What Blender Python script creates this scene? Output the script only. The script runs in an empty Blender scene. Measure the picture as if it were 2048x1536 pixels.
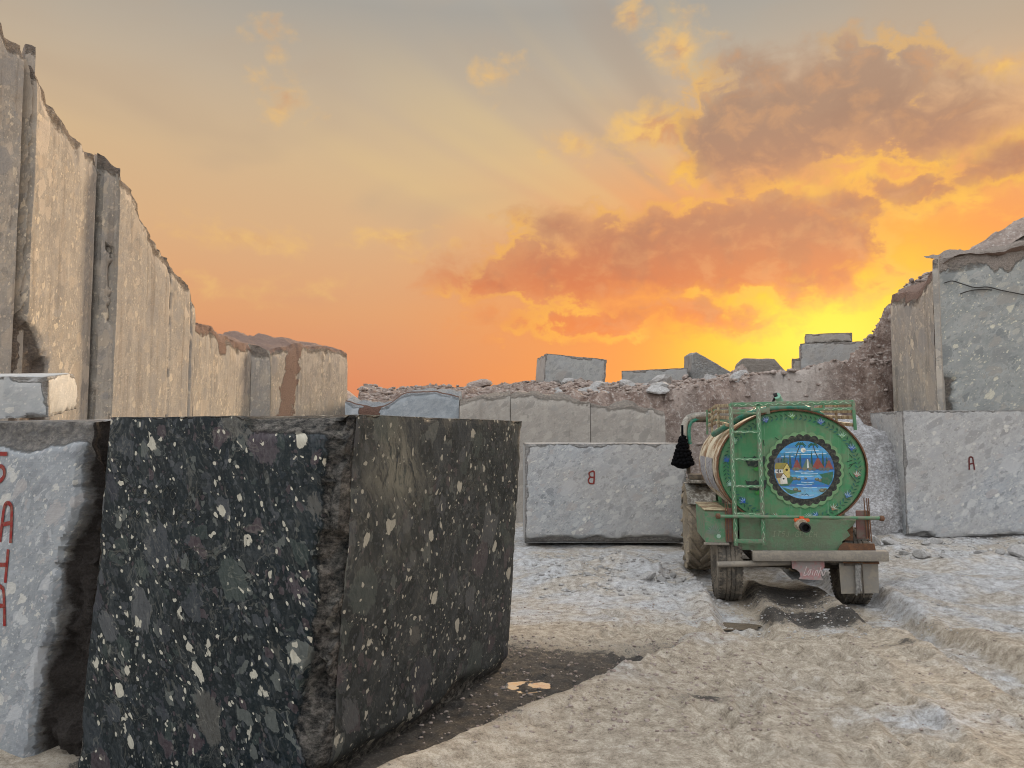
import bpy, bmesh, math, random
import numpy as np
from mathutils import Vector, Matrix, Euler

random.seed(7); np.random.seed(7)
SC = bpy.context.scene
COL = SC.collection
R = math.radians

# ------------------------------------------------------------------ camera
CAM_H, F_PX, PITCH = 1.9, 1518.0, R(3.92)
cam = bpy.data.cameras.new("camera"); cam.sensor_fit = 'HORIZONTAL'; cam.sensor_width = 36.0
cam.lens = 36.0 * F_PX / 2048.0; cam.clip_end = 5000; cam.clip_start = 0.05
cam_o = bpy.data.objects.new("camera", cam); COL.objects.link(cam_o)
cam_o.location = (0, 0, CAM_H); cam_o.rotation_euler = (R(90) + PITCH, 0, 0)
SC.camera = cam_o

def ray(px, py):
    u = (px - 1024) / F_PX; v = -(py - 768) / F_PX
    return Vector((u, math.cos(PITCH) - v * math.sin(PITCH), math.sin(PITCH) + v * math.cos(PITCH)))
def at(px, py, Y):                       # point of the place at depth Y seen at a photo position
    d = ray(px, py); return Vector((0, 0, CAM_H)) + d * (Y / d.y)
def azel(px, py):
    d = ray(px, py).normalized(); return math.atan2(d.x, d.y), math.asin(d.z)

# ------------------------------------------------------------------ node helpers
def lin(c):
    f = lambda v: v / 12.92 if v <= 0.04045 else ((v + 0.055) / 1.055) ** 2.4
    return tuple(f(v / 255.0) for v in c)
class NT:
    def __init__(s, nt): s.nt = nt; nt.nodes.clear()
    def n(s, t, ins=None, **kw):
        nd = s.nt.nodes.new(t)
        for k, v in kw.items(): setattr(nd, k, v)
        for k, v in (ins or {}).items(): s.put(nd.inputs[k], v)
        return nd
    def put(s, sock, v):
        if isinstance(v, bpy.types.NodeSocket): s.nt.links.new(v, sock)
        elif isinstance(v, bpy.types.Node): s.nt.links.new(v.outputs[0], sock)
        elif isinstance(v, (tuple, list)) and sock.type == 'RGBA' and len(v) == 3: sock.default_value = (*v, 1)
        else: sock.default_value = v
    def m(s, op, a, b=None, c=None, clamp=False):
        nd = s.nt.nodes.new('ShaderNodeMath'); nd.operation = op; nd.use_clamp = clamp
        s.put(nd.inputs[0], a)
        if b is not None: s.put(nd.inputs[1], b)
        if c is not None: s.put(nd.inputs[2], c)
        return nd.outputs[0]
    def vm(s, op, a, b=None, c=None):
        nd = s.nt.nodes.new('ShaderNodeVectorMath'); nd.operation = op
        s.put(nd.inputs[0], a)
        if b is not None: s.put(nd.inputs['Scale'] if op == 'SCALE' else nd.inputs[1], b)
        if c is not None: s.put(nd.inputs[2], c)
        return nd.outputs['Value'] if op in ('LENGTH', 'DOT_PRODUCT', 'DISTANCE') else nd.outputs[0]
    def mr(s, v, a, b, c=0.0, d=1.0, smooth=True):
        nd = s.nt.nodes.new('ShaderNodeMapRange'); nd.interpolation_type = 'SMOOTHSTEP' if smooth else 'LINEAR'; nd.clamp = True
        for k, x in (('Value', v), ('From Min', a), ('From Max', b), ('To Min', c), ('To Max', d)): s.put(nd.inputs[k], x)
        return nd.outputs[0]
    def mix(s, f, a, b, mode='MIX'):
        nd = s.nt.nodes.new('ShaderNodeMix'); nd.data_type = 'RGBA'; nd.blend_type = mode; nd.clamp_factor = True
        s.put(nd.inputs[0], f); s.put(nd.inputs[6], a); s.put(nd.inputs[7], b)
        return nd.outputs[2]
    def ramp(s, v, stops, interp='LINEAR'):
        nd = s.nt.nodes.new('ShaderNodeValToRGB'); cr = nd.color_ramp; cr.interpolation = interp
        while len(cr.elements) < len(stops): cr.elements.new(0.5)
        for e, (p, c) in zip(cr.elements, stops): e.position = p; e.color = (*c, 1)
        s.put(nd.inputs[0], v); return nd.outputs[0]
    def noise(s, vec, scale, detail=4, rough=0.55, dist=0.0, dim='3D'):
        nd = s.nt.nodes.new('ShaderNodeTexNoise'); nd.noise_dimensions = dim
        s.put(nd.inputs['Vector'], vec); nd.inputs['Scale'].default_value = scale; nd.inputs['Detail'].default_value = detail
        nd.inputs['Roughness'].default_value = rough; nd.inputs['Distortion'].default_value = dist
        return nd

# ------------------------------------------------------------------ world: sunset sky, a function of direction only
SUN_AZ, SUN_EL = azel(1690, 655)
def build_world():
    w = bpy.data.worlds.new("World"); SC.world = w; w.use_nodes = True
    T = NT(w.node_tree)
    tc = T.n('ShaderNodeTexCoord'); d = tc.outputs['Generated']
    sp = T.n('ShaderNodeSeparateXYZ', {0: d})
    az = T.m('ARCTAN2', sp.outputs[0], sp.outputs[1]); el = T.m('ARCSINE', sp.outputs[2])
    P = T.n('ShaderNodeCombineXYZ', {0: az, 1: el, 2: 0.0}).outputs[0]
    # clear sky by elevation
    eln = T.m('DIVIDE', T.m('MAXIMUM', el, 0.0), R(90))
    k = lambda deg: deg / 90.0
    base = T.ramp(eln, [(0.0, lin((212, 120, 84))), (k(4), lin((218, 134, 92))), (k(9), lin((221, 157, 106))), (k(15), lin((216, 173, 127))),
                        (k(20), lin((209, 178, 138))), (k(25), lin((190, 172, 148))), (k(30), lin((166, 160, 150))), (k(45), (0.58, 0.585, 0.60)), (k(65), (0.82, 0.84, 0.88)), (1.0, (0.88, 0.90, 0.94))])
    # away from the sunset the sky turns cool
    sd = Vector((math.sin(SUN_AZ) * math.cos(SUN_EL), math.cos(SUN_AZ) * math.cos(SUN_EL), math.sin(SUN_EL)))
    cs = T.vm('DOT_PRODUCT', d, tuple(sd))
    base = T.mix(T.mr(cs, 0.45, -0.5), base, T.ramp(eln, [(0, (0.70, 0.71, 0.76)), (k(12), (0.80, 0.82, 0.88)), (k(45), (0.88, 0.90, 0.94)), (1, (0.88, 0.90, 0.94))]))
    wob = T.noise(P, 3.0, 2, 0.5)
    # glow round the sun
    dv = T.vm('MULTIPLY', T.vm('SUBTRACT', P, (SUN_AZ - R(1.0), SUN_EL, 0)), (0.68, 1.20, 0))
    dist = T.vm('LENGTH', dv)
    dist = T.m('ADD', dist, T.m('MULTIPLY', T.m('SUBTRACT', wob.outputs[0], 0.5), 0.09))
    col = T.mix(T.mr(dist, R(25), R(4), 0, 0.95), base, lin((248, 146, 44)))
    col = T.mix(T.mr(dist, R(10.5), R(3.2)), col, lin((255, 192, 8)))
    col = T.mix(T.mr(dist, R(5.5), R(0.5), 0, 0.9), col, (1.0, 0.74, 0.02))
    # beams fanning out from the sun
    s2 = T.n('ShaderNodeSeparateXYZ', {0: T.vm('SUBTRACT', P, (SUN_AZ, SUN_EL, 0))})
    th = T.m('ARCTAN2', s2.outputs[1], s2.outputs[0])
    bn = T.noise(T.n('ShaderNodeCombineXYZ', {0: th, 1: T.m('MULTIPLY', dist, 0.12), 2: 0.3}).outputs[0], 7.0, 2, 0.5)
    bmask = T.m('MULTIPLY', T.mr(dist, R(9), R(17)), T.mr(dist, R(40), R(20)))
    bmask = T.m('MULTIPLY', T.m('MULTIPLY', bmask, T.mr(s2.outputs[1], R(4), R(11))), T.mr(s2.outputs[0], R(-4), R(-10)))
    beam = T.m('MULTIPLY', T.m('SUBTRACT', bn.outputs[0], 0.5), bmask)
    col = T.mix(T.mr(beam, 0.0, 0.2, 0, 0.30), col, lin((230, 198, 130)))
    col = T.mix(T.mr(beam, 0.0, -0.2, 0, 0.42), col, lin((168, 148, 130)))
    # broad soft veils
    veil = T.noise(T.vm('MULTIPLY', P, (1.0, 2.6, 1)), 2.6, 3, 0.5, 0.4)
    col = T.mix(T.m('MULTIPLY', T.mr(veil.outputs[0], 0.48, 0.72), T.mr(dist, R(10), R(22), 0, 0.5)), col, T.mix(T.mr(el, R(4), R(16)), lin((206, 130, 98)), lin((184, 160, 134))))
    # clouds
    warp = T.noise(P, 15.0, 4, 0.6)
    wv = T.vm('MULTIPLY', T.vm('SUBTRACT', warp.outputs['Color'], (0.5, 0.5, 0.5)), (0.095, 0.070, 0))
    PW = T.vm('ADD', P, wv)
    fine = T.noise(T.vm('MULTIPLY', P, (0.85, 1.25, 1)), 26.0, 6, 0.58, 0.35)
    def field(items):
        out = None
        for (px, py, rx, ry) in items:
            a, e = azel(px, py); sx = 1.0 / (rx / F_PX); sy = 1.0 / (ry / F_PX)
            v = T.vm('MULTIPLY_ADD', PW, (sx, sy, 0), (-a * sx, -e * sy, 0)); l = T.vm('LENGTH', v)
            l = T.m('MULTIPLY_ADD', l, ry / F_PX, -ry / F_PX)         # roughly radians from the edge
            if out is None: out = l
            else:
                out = T.m('MINIMUM', out, l)
        return T.m('ADD', T.m('MULTIPLY', out, -1.0), T.m('MULTIPLY', T.m('SUBTRACT', fine.outputs[0], 0.5), 0.075))
    # sunlit broken clouds
    bright = field([(1315, 250, 95, 48), (1380, 320, 55, 40), (1800, 330, 170, 34), (1900, 390, 160, 50), (1770, 410, 90, 34), (2030, 300, 90, 50), (1640, 380, 90, 30),
                    (1690, 470, 55, 50), (567, 192, 46, 32), (1362, 86, 60, 36), (1264, 38, 34, 26), (1382, 36, 32, 22), (992, 152, 46, 26), (530, 70, 36, 22), (2010, 132, 44, 34),
                    (505, 468, 110, 20), (800, 478, 80, 24), (530, 578, 90, 14), (1140, 296, 40, 24)])
    fo = T.mr(dist, R(26), R(10))
    bcol = T.mix(fo, lin((234, 186, 112)), lin((254, 196, 66)))
    shade = T.mix(fo, lin((206, 150, 104)), lin((224, 148, 78)))
    bcol = T.mix(T.m('MULTIPLY', T.mr(bright, -0.01, 0.02), T.mr(T.m('ADD', T.m('MULTIPLY', warp.outputs[0], 0.5), T.m('MULTIPLY', fine.outputs[0], 0.5)), 0.56, 0.43)), bcol, shade)
    col = T.mix(T.mr(bright, -0.010, 0.030, 0, 0.85), col, bcol)
    # heavy clouds seen from their shaded side, with burning rims
    dark = field([(1470, 270, 90, 70), (1580, 245, 110, 72), (1710, 185, 125, 70), (1840, 240, 95, 36), (1540, 320, 80, 26), (1510, 152, 50, 20),
                  (1180, 540, 170, 44), (1330, 505, 190, 72), (1500, 495, 190, 82), (1620, 515, 95, 66), (1120, 455, 50, 22), (980, 552, 50, 18),
                  (1400, 632, 75, 20), (1180, 640, 80, 14), (1640, 566, 50, 10), (1690, 425, 42, 26), (1990, 330, 50, 20), (1800, 380, 60, 16)])
    dm = T.mr(dark, -0.030, 0.016)
    dcol = T.ramp(T.mr(el, R(5), R(27), 0, 1, False), [(0, lin((240, 128, 48))), (0.14, lin((232, 122, 56))), (0.30, lin((210, 116, 68))), (0.46, lin((186, 122, 88))), (0.78, lin((166, 130, 106))), (1, lin((172, 142, 118)))])
    dcol = T.mix(T.mr(fine.outputs[0], 0.46, 0.68, 0, 0.30), dcol, lin((238, 172, 108))); dcol = T.mix(T.mr(warp.outputs[0], 0.52, 0.34, 0, 0.35), dcol, T.mix(0.6, dcol, lin((140, 104, 88))))
    col = T.mix(T.m('MULTIPLY', dm, 0.95), col, dcol)
    wob2 = T.noise(P, 7.0, 2, 0.5)
    rim = T.m('MULTIPLY', T.m('MULTIPLY', T.mr(dark, -0.024, -0.010), T.mr(dark, 0.000, -0.010)), T.mr(wob2.outputs[0], 0.40, 0.58))
    col = T.mix(T.m('MULTIPLY', rim, T.mr(dist, R(32), R(7), 0.12, 0.62)), col, lin((255, 190, 60)))
    # scattered thin cloud elsewhere; the detailed sunset is only worked out towards the sunset
    oth = T.noise(T.vm('MULTIPLY', d, (1, 1, 2.4)), 3.2, 3, 0.58)
    plain = T.mix(T.mr(oth.outputs[0], 0.50, 0.70, 0, 0.35), base, (0.72, 0.73, 0.76))
    # physical twilight sky underneath
    sky = T.n('ShaderNodeTexSky', sky_type='NISHITA', sun_disc=False, sun_elevation=max(SUN_EL, R(5)), sun_rotation=SUN_AZ, air_density=1.0, dust_density=1.0)
    bg1 = T.n('ShaderNodeMixShader', {0: T.mr(cs, 0.40, 0.52), 1: T.n('ShaderNodeBackground', {'Color': plain, 'Strength': T.mr(eln, k(14), k(60), 0.70, 0.90)}), 2: T.n('ShaderNodeBackground', {'Color': col, 'Strength': 0.47})})
    bg2 = T.n('ShaderNodeBackground', {'Color': sky, 'Strength': 0.003})
    add = T.n('ShaderNodeAddShader', {0: bg1, 1: bg2})
    T.n('ShaderNodeOutputWorld', {0: add})
    w.cycles.sampling_method = 'MANUAL'; w.cycles.sample_map_resolution = 512
build_world()

# ------------------------------------------------------------------ sun, exposure
sl = bpy.data.lights.new("sun", 'SUN'); sl.energy = 2.0; sl.angle = R(10); sl.color = (1.0, 0.74, 0.48)
so = bpy.data.objects.new("sun", sl); COL.objects.link(so)
_el = R(14); so.rotation_euler = Vector((-math.sin(SUN_AZ) * math.cos(_el), -math.cos(SUN_AZ) * math.cos(_el), -math.sin(_el))).to_track_quat('-Z', 'Y').to_euler()
SC.view_settings.view_transform = 'Standard'; SC.view_settings.look = 'None'; SC.view_settings.exposure = 1.10; SC.view_settings.gamma = 1.0
SC.view_settings.use_curve_mapping = False
SC.render.engine = 'CYCLES'
SC.cycles.use_denoising = True; SC.cycles.max_bounces = 4; SC.cycles.diffuse_bounces = 2; SC.cycles.glossy_bounces = 2
SC.cycles.use_adaptive_sampling = True; SC.cycles.adaptive_threshold = 0.02
SC.render.use_motion_blur = False; SC.cycles.filter_width = 1.05

# ------------------------------------------------------------------ numpy noise
def _hash(ix, iy, iz, seed):
    h = (ix.astype(np.int64) * 374761393 + iy.astype(np.int64) * 668265263 + iz.astype(np.int64) * 1274126177 + seed * 974711) & 0xFFFFFFFF
    h = ((h ^ (h >> 13)) * 1274126177) & 0xFFFFFFFF
    h = ((h ^ (h >> 16)) * 668265263) & 0xFFFFFFFF
    return ((h ^ (h >> 15)) & 0xFFFFFF) / float(0xFFFFFF)
def vnoise(P, seed=0):
    i = np.floor(P); f = P - i; f = f * f * f * (f * (f * 6 - 15) + 10); i = i.astype(np.int64)
    x, y, z = i[:, 0], i[:, 1], i[:, 2]; fx, fy, fz = f[:, 0], f[:, 1], f[:, 2]
    L = lambda a, b, t: a + (b - a) * t
    g = lambda a, b, c: _hash(x + a, y + b, z + c, seed)
    return L(L(L(g(0,0,0), g(1,0,0), fx), L(g(0,1,0), g(1,1,0), fx), fy), L(L(g(0,0,1), g(1,0,1), fx), L(g(0,1,1), g(1,1,1), fx), fy), fz) * 2 - 1
def fbm(P, freq=1.0, octv=4, gain=0.5, seed=0, ridged=False):
    s = np.zeros(len(P)); a = 1.0; tot = 0.0; rot = np.array([[0.8, 0.6, 0], [-0.6, 0.8, 0], [0, 0, 1.0]])
    Q = np.asarray(P, float) * freq
    for o in range(octv):
        v = vnoise(Q, seed + o * 17)
        if ridged: v = 1 - 2 * np.abs(v)
        s += a * v; tot += a; a *= gain; Q = (Q @ rot) * 2.03 + 11.7
    return s / tot
def ss(a, b, x):
    t = np.clip((np.asarray(x, float) - a) / (b - a), 0, 1); return t * t * (3 - 2 * t)
def P3(X, Y, Z=None):
    X = np.asarray(X, float).ravel(); Y = np.asarray(Y, float).ravel()
    return np.stack([X, Y, np.zeros_like(X) if Z is None else np.asarray(Z, float).ravel()], 1)

# ------------------------------------------------------------------ mesh helpers
def link(name, me, mats, parent=None, loc=None, rot=None):
    o = bpy.data.objects.new(name, me); COL.objects.link(o)
    for m in (mats if isinstance(mats, (list, tuple)) else [mats]):
        if m is not None: me.materials.append(m)
    if parent is not None: o.parent = parent
    if loc is not None: o.location = loc
    if rot is not None: o.rotation_euler = rot
    return o
def np_mesh(name, V, Fq, smooth=True, attrs=None, sharp=None):
    me = bpy.data.meshes.new(name); V = np.asarray(V, np.float32); Fq = np.asarray(Fq, np.int32); k = Fq.shape[1]
    me.vertices.add(len(V)); me.vertices.foreach_set('co', V.ravel())
    me.loops.add(Fq.size); me.loops.foreach_set('vertex_index', Fq.ravel())
    me.polygons.add(len(Fq)); me.polygons.foreach_set('loop_start', np.arange(0, Fq.size, k, dtype=np.int32))
    me.update(calc_edges=True); me.validate()
    if smooth: me.polygons.foreach_set('use_smooth', np.ones(len(me.polygons), bool))
    for an, arr in (attrs or {}).items():
        a = me.attributes.new(an, 'FLOAT', 'POINT'); a.data.foreach_set('value', np.asarray(arr, np.float32).ravel())
    if sharp is not None: me.set_sharp_from_angle(angle=R(sharp))
    return me
def grid_faces(nu, nv, off=0, flip=False):       # nu columns, nv rows of vertices, row-major rows
    a = (np.arange(nv - 1)[:, None] * nu + np.arange(nu - 1)[None, :]).ravel() + off
    q = np.stack([a, a + 1, a + nu + 1, a + nu], 1)
    return q[:, ::-1] if flip else q
def bm_obj(name, bm, mat, parent=None, smooth=False, loc=None, rot=None, sharp=None):
    me = bpy.data.meshes.new(name); bmesh.ops.recalc_face_normals(bm, faces=bm.faces[:]); bm.to_mesh(me); bm.free()
    if smooth or sharp is not None:
        for p in me.polygons: p.use_smooth = True
    if sharp is not None: me.set_sharp_from_angle(angle=R(sharp))
    return link(name, me, mat, parent, loc, rot)
def add_box(bm, c, s, rot=None, bev=0.0):
    r = bmesh.ops.create_cube(bm, size=1.0); vs = r['verts']
    M = Matrix.Translation(c) @ (rot.to_matrix().to_4x4() if rot else Matrix.Identity(4)) @ Matrix.Diagonal((*s, 1))
    bmesh.ops.transform(bm, matrix=M, verts=vs)
    if bev: bmesh.ops.bevel(bm, geom=list({e for v in vs for e in v.link_edges}), offset=bev, segments=2, affect='EDGES', profile=0.5)
def box(name, c, s, mat, parent, rot=None, bev=0.006):
    bm = bmesh.new(); add_box(bm, c, s, rot, bev); return bm_obj(name, bm, mat, parent, sharp=40)
def add_tube(bm, pts, r, seg=10, caps=True):
    pts = [Vector(p) for p in pts]; n = len(pts); rs = r if isinstance(r, (list, tuple)) else [r] * n
    rings = []; up = Vector((0.13, 0.21, 0.97)); prev = None
    for i, p in enumerate(pts):
        t = ((pts[min(i + 1, n - 1)] - pts[max(i - 1, 0)])).normalized()
        if prev is None:
            a = t.cross(up); a = t.cross(Vector((1, 0, 0))) if a.length < 1e-3 else a
        else: a = prev - t * prev.dot(t)
        a.normalize(); prev = a; b = t.cross(a)
        rings.append([bm.verts.new(p + (a * math.cos(2 * math.pi * j / seg) + b * math.sin(2 * math.pi * j / seg)) * rs[i]) for j in range(seg)])
    for i in range(n - 1):
        for j in range(seg): bm.faces.new((rings[i][j], rings[i][(j + 1) % seg], rings[i + 1][(j + 1) % seg], rings[i + 1][j]))
    if caps: bm.faces.new(rings[0][::-1]); bm.faces.new(rings[-1])
def tube(name, pts, r, mat, parent, seg=10):
    bm = bmesh.new(); add_tube(bm, pts, r, seg); return bm_obj(name, bm, mat, parent, sharp=50)
def catmull(pts, k=8):
    pts = [Vector(p) for p in pts]; out = []
    for i in range(len(pts) - 1):
        p0, p1, p2, p3 = pts[max(i - 1, 0)], pts[i], pts[i + 1], pts[min(i + 2, len(pts) - 1)]
        for j in range(k):
            t = j / k; out.append(0.5 * ((2 * p1) + (p2 - p0) * t + (2 * p0 - 5 * p1 + 4 * p2 - p3) * t * t + (3 * p1 - p0 - 3 * p2 + p3) * t ** 3))
    return out + [pts[-1]]
def add_lathe_x(bm, prof, c, seg=40, ax='x', closed=False):     # profile of (radius, offset along axis)
    rings = []
    for r, o in prof:
        ring = []
        for j in range(seg):
            a = 2 * math.pi * j / seg; u, v = r * math.cos(a), r * math.sin(a)
            p = (o, u, v) if ax == 'x' else ((u, o, v) if ax == 'y' else (u, v, o))
            ring.append(bm.verts.new(Vector(c) + Vector(p)))
        rings.append(ring)
    for i in range(len(rings) - (0 if closed else 1)):
        A, B = rings[i], rings[(i + 1) % len(rings)]
        for j in range(seg): bm.faces.new((A[j], A[(j + 1) % seg], B[(j + 1) % seg], B[j]))
    if not closed: bm.faces.new(rings[0][::-1]); bm.faces.new(rings[-1])
def lathe(name, prof, c, mat, parent, seg=40, ax='x', closed=False):
    bm = bmesh.new(); add_lathe_x(bm, prof, c, seg, ax, closed); return bm_obj(name, bm, mat, parent, sharp=35)
def thing(name, label, cat, loc=(0, 0, 0), rotz=0.0, group=None):
    o = bpy.data.objects.new(name, None); COL.objects.link(o); o.location = loc; o.rotation_euler = (0, 0, rotz); o.empty_display_size = 0.2
    return tag(o, label, cat, group)
def tag(o, label, cat, group=None):
    o['label'] = label; o['category'] = cat
    if group: o['group'] = group
    return o
class Paint:                     # flat painted shapes: coloured polygons in a plane, stacked in layers a millimetre apart
    def __init__(s): s.V = []; s.F = []; s.C = []; s.layer = 0
    def poly(s, pts, col, layer=None):
        o = len(s.V); h = s.layer if layer is None else layer
        for p in pts: s.V.append((p[0], p[1], h))
        s.F.append(list(range(o, o + len(pts)))); s.C.append(lin(col) if max(col) > 1.5 else col)
    def ell(s, x, y, rx, ry, col, n=14, rot=0.0):
        c, q = math.cos(rot), math.sin(rot)
        s.poly([(x + rx * math.cos(a) * c - ry * math.sin(a) * q, y + rx * math.cos(a) * q + ry * math.sin(a) * c) for a in [2 * math.pi * i / n for i in range(n)]], col)
    def line(s, pts, w, col, taper=False):
        for i in range(len(pts) - 1):
            a, b = Vector(pts[i][:2]), Vector(pts[i + 1][:2]); t = (b - a)
            if t.length < 1e-6: continue
            t.normalize(); nrm = Vector((-t.y, t.x)); wa = wb = w / 2
            if taper: wa = w / 2 * (1 - i / (len(pts) - 1)) + 0.0006; wb = w / 2 * (1 - (i + 1) / (len(pts) - 1)) + 0.0006
            a2, b2 = a - t * wa * 0.5, b + t * wb * 0.5
            s.poly([a2 - nrm * wa, b2 - nrm * wb, b2 + nrm * wb, a2 + nrm * wa], col, s.layer + (i % 2) * 0.12)
    def obj(s, name, mat, parent, place):     # place(x, y, h) -> point of the thing
        me = bpy.data.meshes.new(name); me.from_pydata([tuple(place(*v)) for v in s.V], [], s.F)
        ca = me.color_attributes.new('paint', 'FLOAT_COLOR', 'CORNER'); arr = np.ones((len(me.loops), 4), np.float32); i = 0
        for f, c in zip(s.F, s.C): arr[i:i + len(f), :3] = c; i += len(f)
        ca.data.foreach_set('color', arr.ravel())
        return link(name, me, mat, parent)

# ------------------------------------------------------------------ materials
def mat_new(name):
    m = bpy.data.materials.new(name); m.use_nodes = True; return m, NT(m.node_tree)
def out(T, **ins):
    b = T.n('ShaderNodeBsdfPrincipled', {k.replace('_', ' '): v for k, v in ins.items()}); T.n('ShaderNodeOutputMaterial', {0: b}); return b
def simple(name, c, rough=0.6, metal=0.0, c2=None, dirt=None, da=0.35, scale=9.0, bump=0.25, spec=0.4, streak=0.0, dirt2=(0.05, 0.045, 0.03)):
    m, T = mat_new(name); co = T.n('ShaderNodeTexCoord').outputs['Object']
    n1 = T.noise(co, scale, 6, 0.62); n2 = T.noise(co, scale * 6, 4, 0.6)
    col = T.mix(T.mr(n1.outputs[0], 0.35, 0.65), c, c2 or tuple(x * 0.8 for x in c))
    if dirt: col = T.mix(T.m('MULTIPLY', T.mr(T.m('ADD', n1.outputs[0], T.m('MULTIPLY', n2.outputs[0], 0.4)), 0.62, 0.80), 1.0), T.mix(da * 0.6, col, dirt), dirt)
    if streak:
        sv = T.noise(T.vm('MULTIPLY', co, (14, 14, 1.1)), 1.0, 4, 0.65); col = T.mix(T.mr(sv.outputs[0], 0.52, 0.70, 0, streak), col, T.mix(0.55, col, dirt2)); col = T.mix(T.mr(sv.outputs[0], 0.44, 0.30, 0, streak * 0.8), col, T.mix(0.5, col, (0.6, 0.62, 0.55)))
    bp = T.n('ShaderNodeBump', {'Height': n2.outputs[0], 'Strength': bump, 'Distance': 0.01})
    out(T, Base_Color=col, Roughness=T.mr(n2.outputs[0], 0.3, 0.7, max(rough - 0.12, 0.05), min(rough + 0.12, 1)), Metallic=metal, Normal=bp.outputs[0], Specular_IOR_Level=spec)
    return m
def paint_mat():
    m, T = mat_new('painted_decoration'); co = T.n('ShaderNodeTexCoord').outputs['Object']
    a = T.n('ShaderNodeAttribute', attribute_name='paint'); n = T.noise(co, 25, 5, 0.6)
    col = T.mix(T.mr(n.outputs[0], 0.42, 0.70, 0, 0.45), a.outputs['Color'], lin((112, 112, 92)))
    out(T, Base_Color=col, Roughness=0.6, Specular_IOR_Level=0.25); return m
def conglomerate(name, matrix, matrix2, pal, light, scale=1.0, light_amt=0.22, contrast=1.0, fract=((0.09, 0.08, 0.07), (0.30, 0.28, 0.25)), rough=0.5,
                 stain=None, stain_amt=0.0, streak=0.0, dust=None, dust_amt=0.0, spec=0.4, soil=(0.22, 0.13, 0.09), bump=0.15, axis=(0.72, 0.25, 0.60), vein=0.0, big=0.42, grain_amt=0.28, cream=0.0, fol=0.3, stretch=0.66, pal_big=None, soft=None):
    soft = soft or light
    m, T = mat_new(name); co = T.n('ShaderNodeTexCoord').outputs['Object']
    oi = T.n('ShaderNodeObjectInfo'); off = T.m('MULTIPLY', oi.outputs['Random'], 37.0)
    base = T.vm('ADD', co, T.n('ShaderNodeCombineXYZ', {0: off, 1: off, 2: off}).outputs[0])
    mp = T.n('ShaderNodeMapping', {'Vector': base, 'Rotation': Vector(axis).rotation_difference(Vector((0, 1, 0))).to_euler()}).outputs[0]
    mp = T.vm('MULTIPLY', mp, (1.0 * scale, stretch * scale, 1.15 * scale))
    wn = T.noise(mp, 3.2, 4, 0.62)
    p = T.vm('ADD', mp, T.vm('SCALE', T.vm('SUBTRACT', wn.outputs['Color'], (0.5, 0.5, 0.5)), 0.18))
    grain = T.noise(mp, 60.0, 3, 0.65); mid = T.noise(p, 7.0, 4, 0.6, 0.6)
    inner = T.noise(T.vm('MULTIPLY', p, (1, 1, 3.2)), 26.0, 3, 0.65).outputs[0]
    clus = T.mr(wn.outputs[0], 0.36, 0.62, 0.25, 1.7)
    col = T.mix(T.mr(mid.outputs[0], 0.35, 0.68), matrix, matrix2)
    foln = T.noise(T.vm('MULTIPLY', p, (1.0, 0.5, 4.5)), 6.0, 5, 0.68, 0.5).outputs[0]
    def layer(col, s, r0, r1, pres, la, strength, seed, pal=pal):
        v = T.n('ShaderNodeTexVoronoi', {'Vector': T.vm('ADD', p, (seed, seed * 1.7, seed * 0.6)), 'Scale': s, 'Randomness': 1.0}, distance='MANHATTAN' if s in (8.0, 19.0) else 'EUCLIDEAN')
        if s in (8.0, 19.0): r0 *= 1.30; r1 *= 1.30
        sc = T.n('ShaderNodeSeparateColor', {0: v.outputs['Color']}); r_, g_, b_ = sc.outputs
        rad = T.m('MULTIPLY_ADD', r_, r1 - r0, r0)
        isl = T.m('LESS_THAN', T.m('FRACT', T.m('MULTIPLY', g_, 7.31)), T.m('MULTIPLY', clus, la))
        rad = T.m('MULTIPLY_ADD', isl, T.m('MULTIPLY', rad, -0.35), rad)
        mask = T.mr(T.m('MULTIPLY_ADD', T.m('SUBTRACT', inner, 0.5), 0.30, T.m('SUBTRACT', rad, v.outputs['Distance'])), -0.005, 0.03, 0, 1, False)
        mask = T.m('MULTIPLY', mask, T.m('LESS_THAN', b_, pres))
        c = T.ramp(g_, [(i / len(pal), q) for i, q in enumerate(pal)], 'CONSTANT')
        c = T.mix(T.mr(inner, 0.35, 0.72, 0, 0.30), c, T.mix(0.5, c, soft))
        c = T.mix(T.mr(inner, 0.50, 0.30, 0, 0.40), c, T.mix(0.5, c, matrix))
        lc = T.mix(T.mr(inner, 0.3, 0.75), light, tuple(x * 0.72 for x in light))
        c = T.mix(isl, c, lc)
        st = T.m('MULTIPLY_ADD', isl, 1.0 - strength, strength)
        return T.mix(T.m('MULTIPLY', mask, T.m('MULTIPLY', st, contrast)), col, c)
    col = layer(col, 46.0, 0.25, 0.62, 0.66, light_amt * 0.9, 0.75, 3.1)
    col = layer(col, 19.0, 0.25, 0.68, 0.62, light_amt * 1.0, 0.8, 9.7)
    col = layer(col, 8.0, 0.25, 0.70, 0.60, light_amt * 0.7, 0.85, 1.3)
    if big: col = layer(col, 3.6, 0.20, 0.60, big, light_amt * 0.05, 0.85, 5.9, pal_big or pal)
    col = T.mix(T.mr(foln, 0.50, 0.70, 0, fol), col, T.mix(0.45, col, soft)); col = T.mix(T.mr(foln, 0.48, 0.30, 0, fol), col, T.mix(0.6, col, matrix))
    if cream:
        col = layer(col, 26.0, 0.10, 0.62, 0.30 * cream, 9.0, 1.0, 21.3)
        col = layer(col, 9.0, 0.12, 0.66, 0.20 * cream, 9.0, 1.0, 17.9)
    if vein:
        vn = T.noise(p, 2.3, 4, 0.6, 1.2); vmask = T.m('MULTIPLY', T.mr(T.m('ABSOLUTE', T.m('SUBTRACT', vn.outputs[0], 0.5)), 0.012, 0.0), vein)
        col = T.mix(vmask, col, light)
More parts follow.
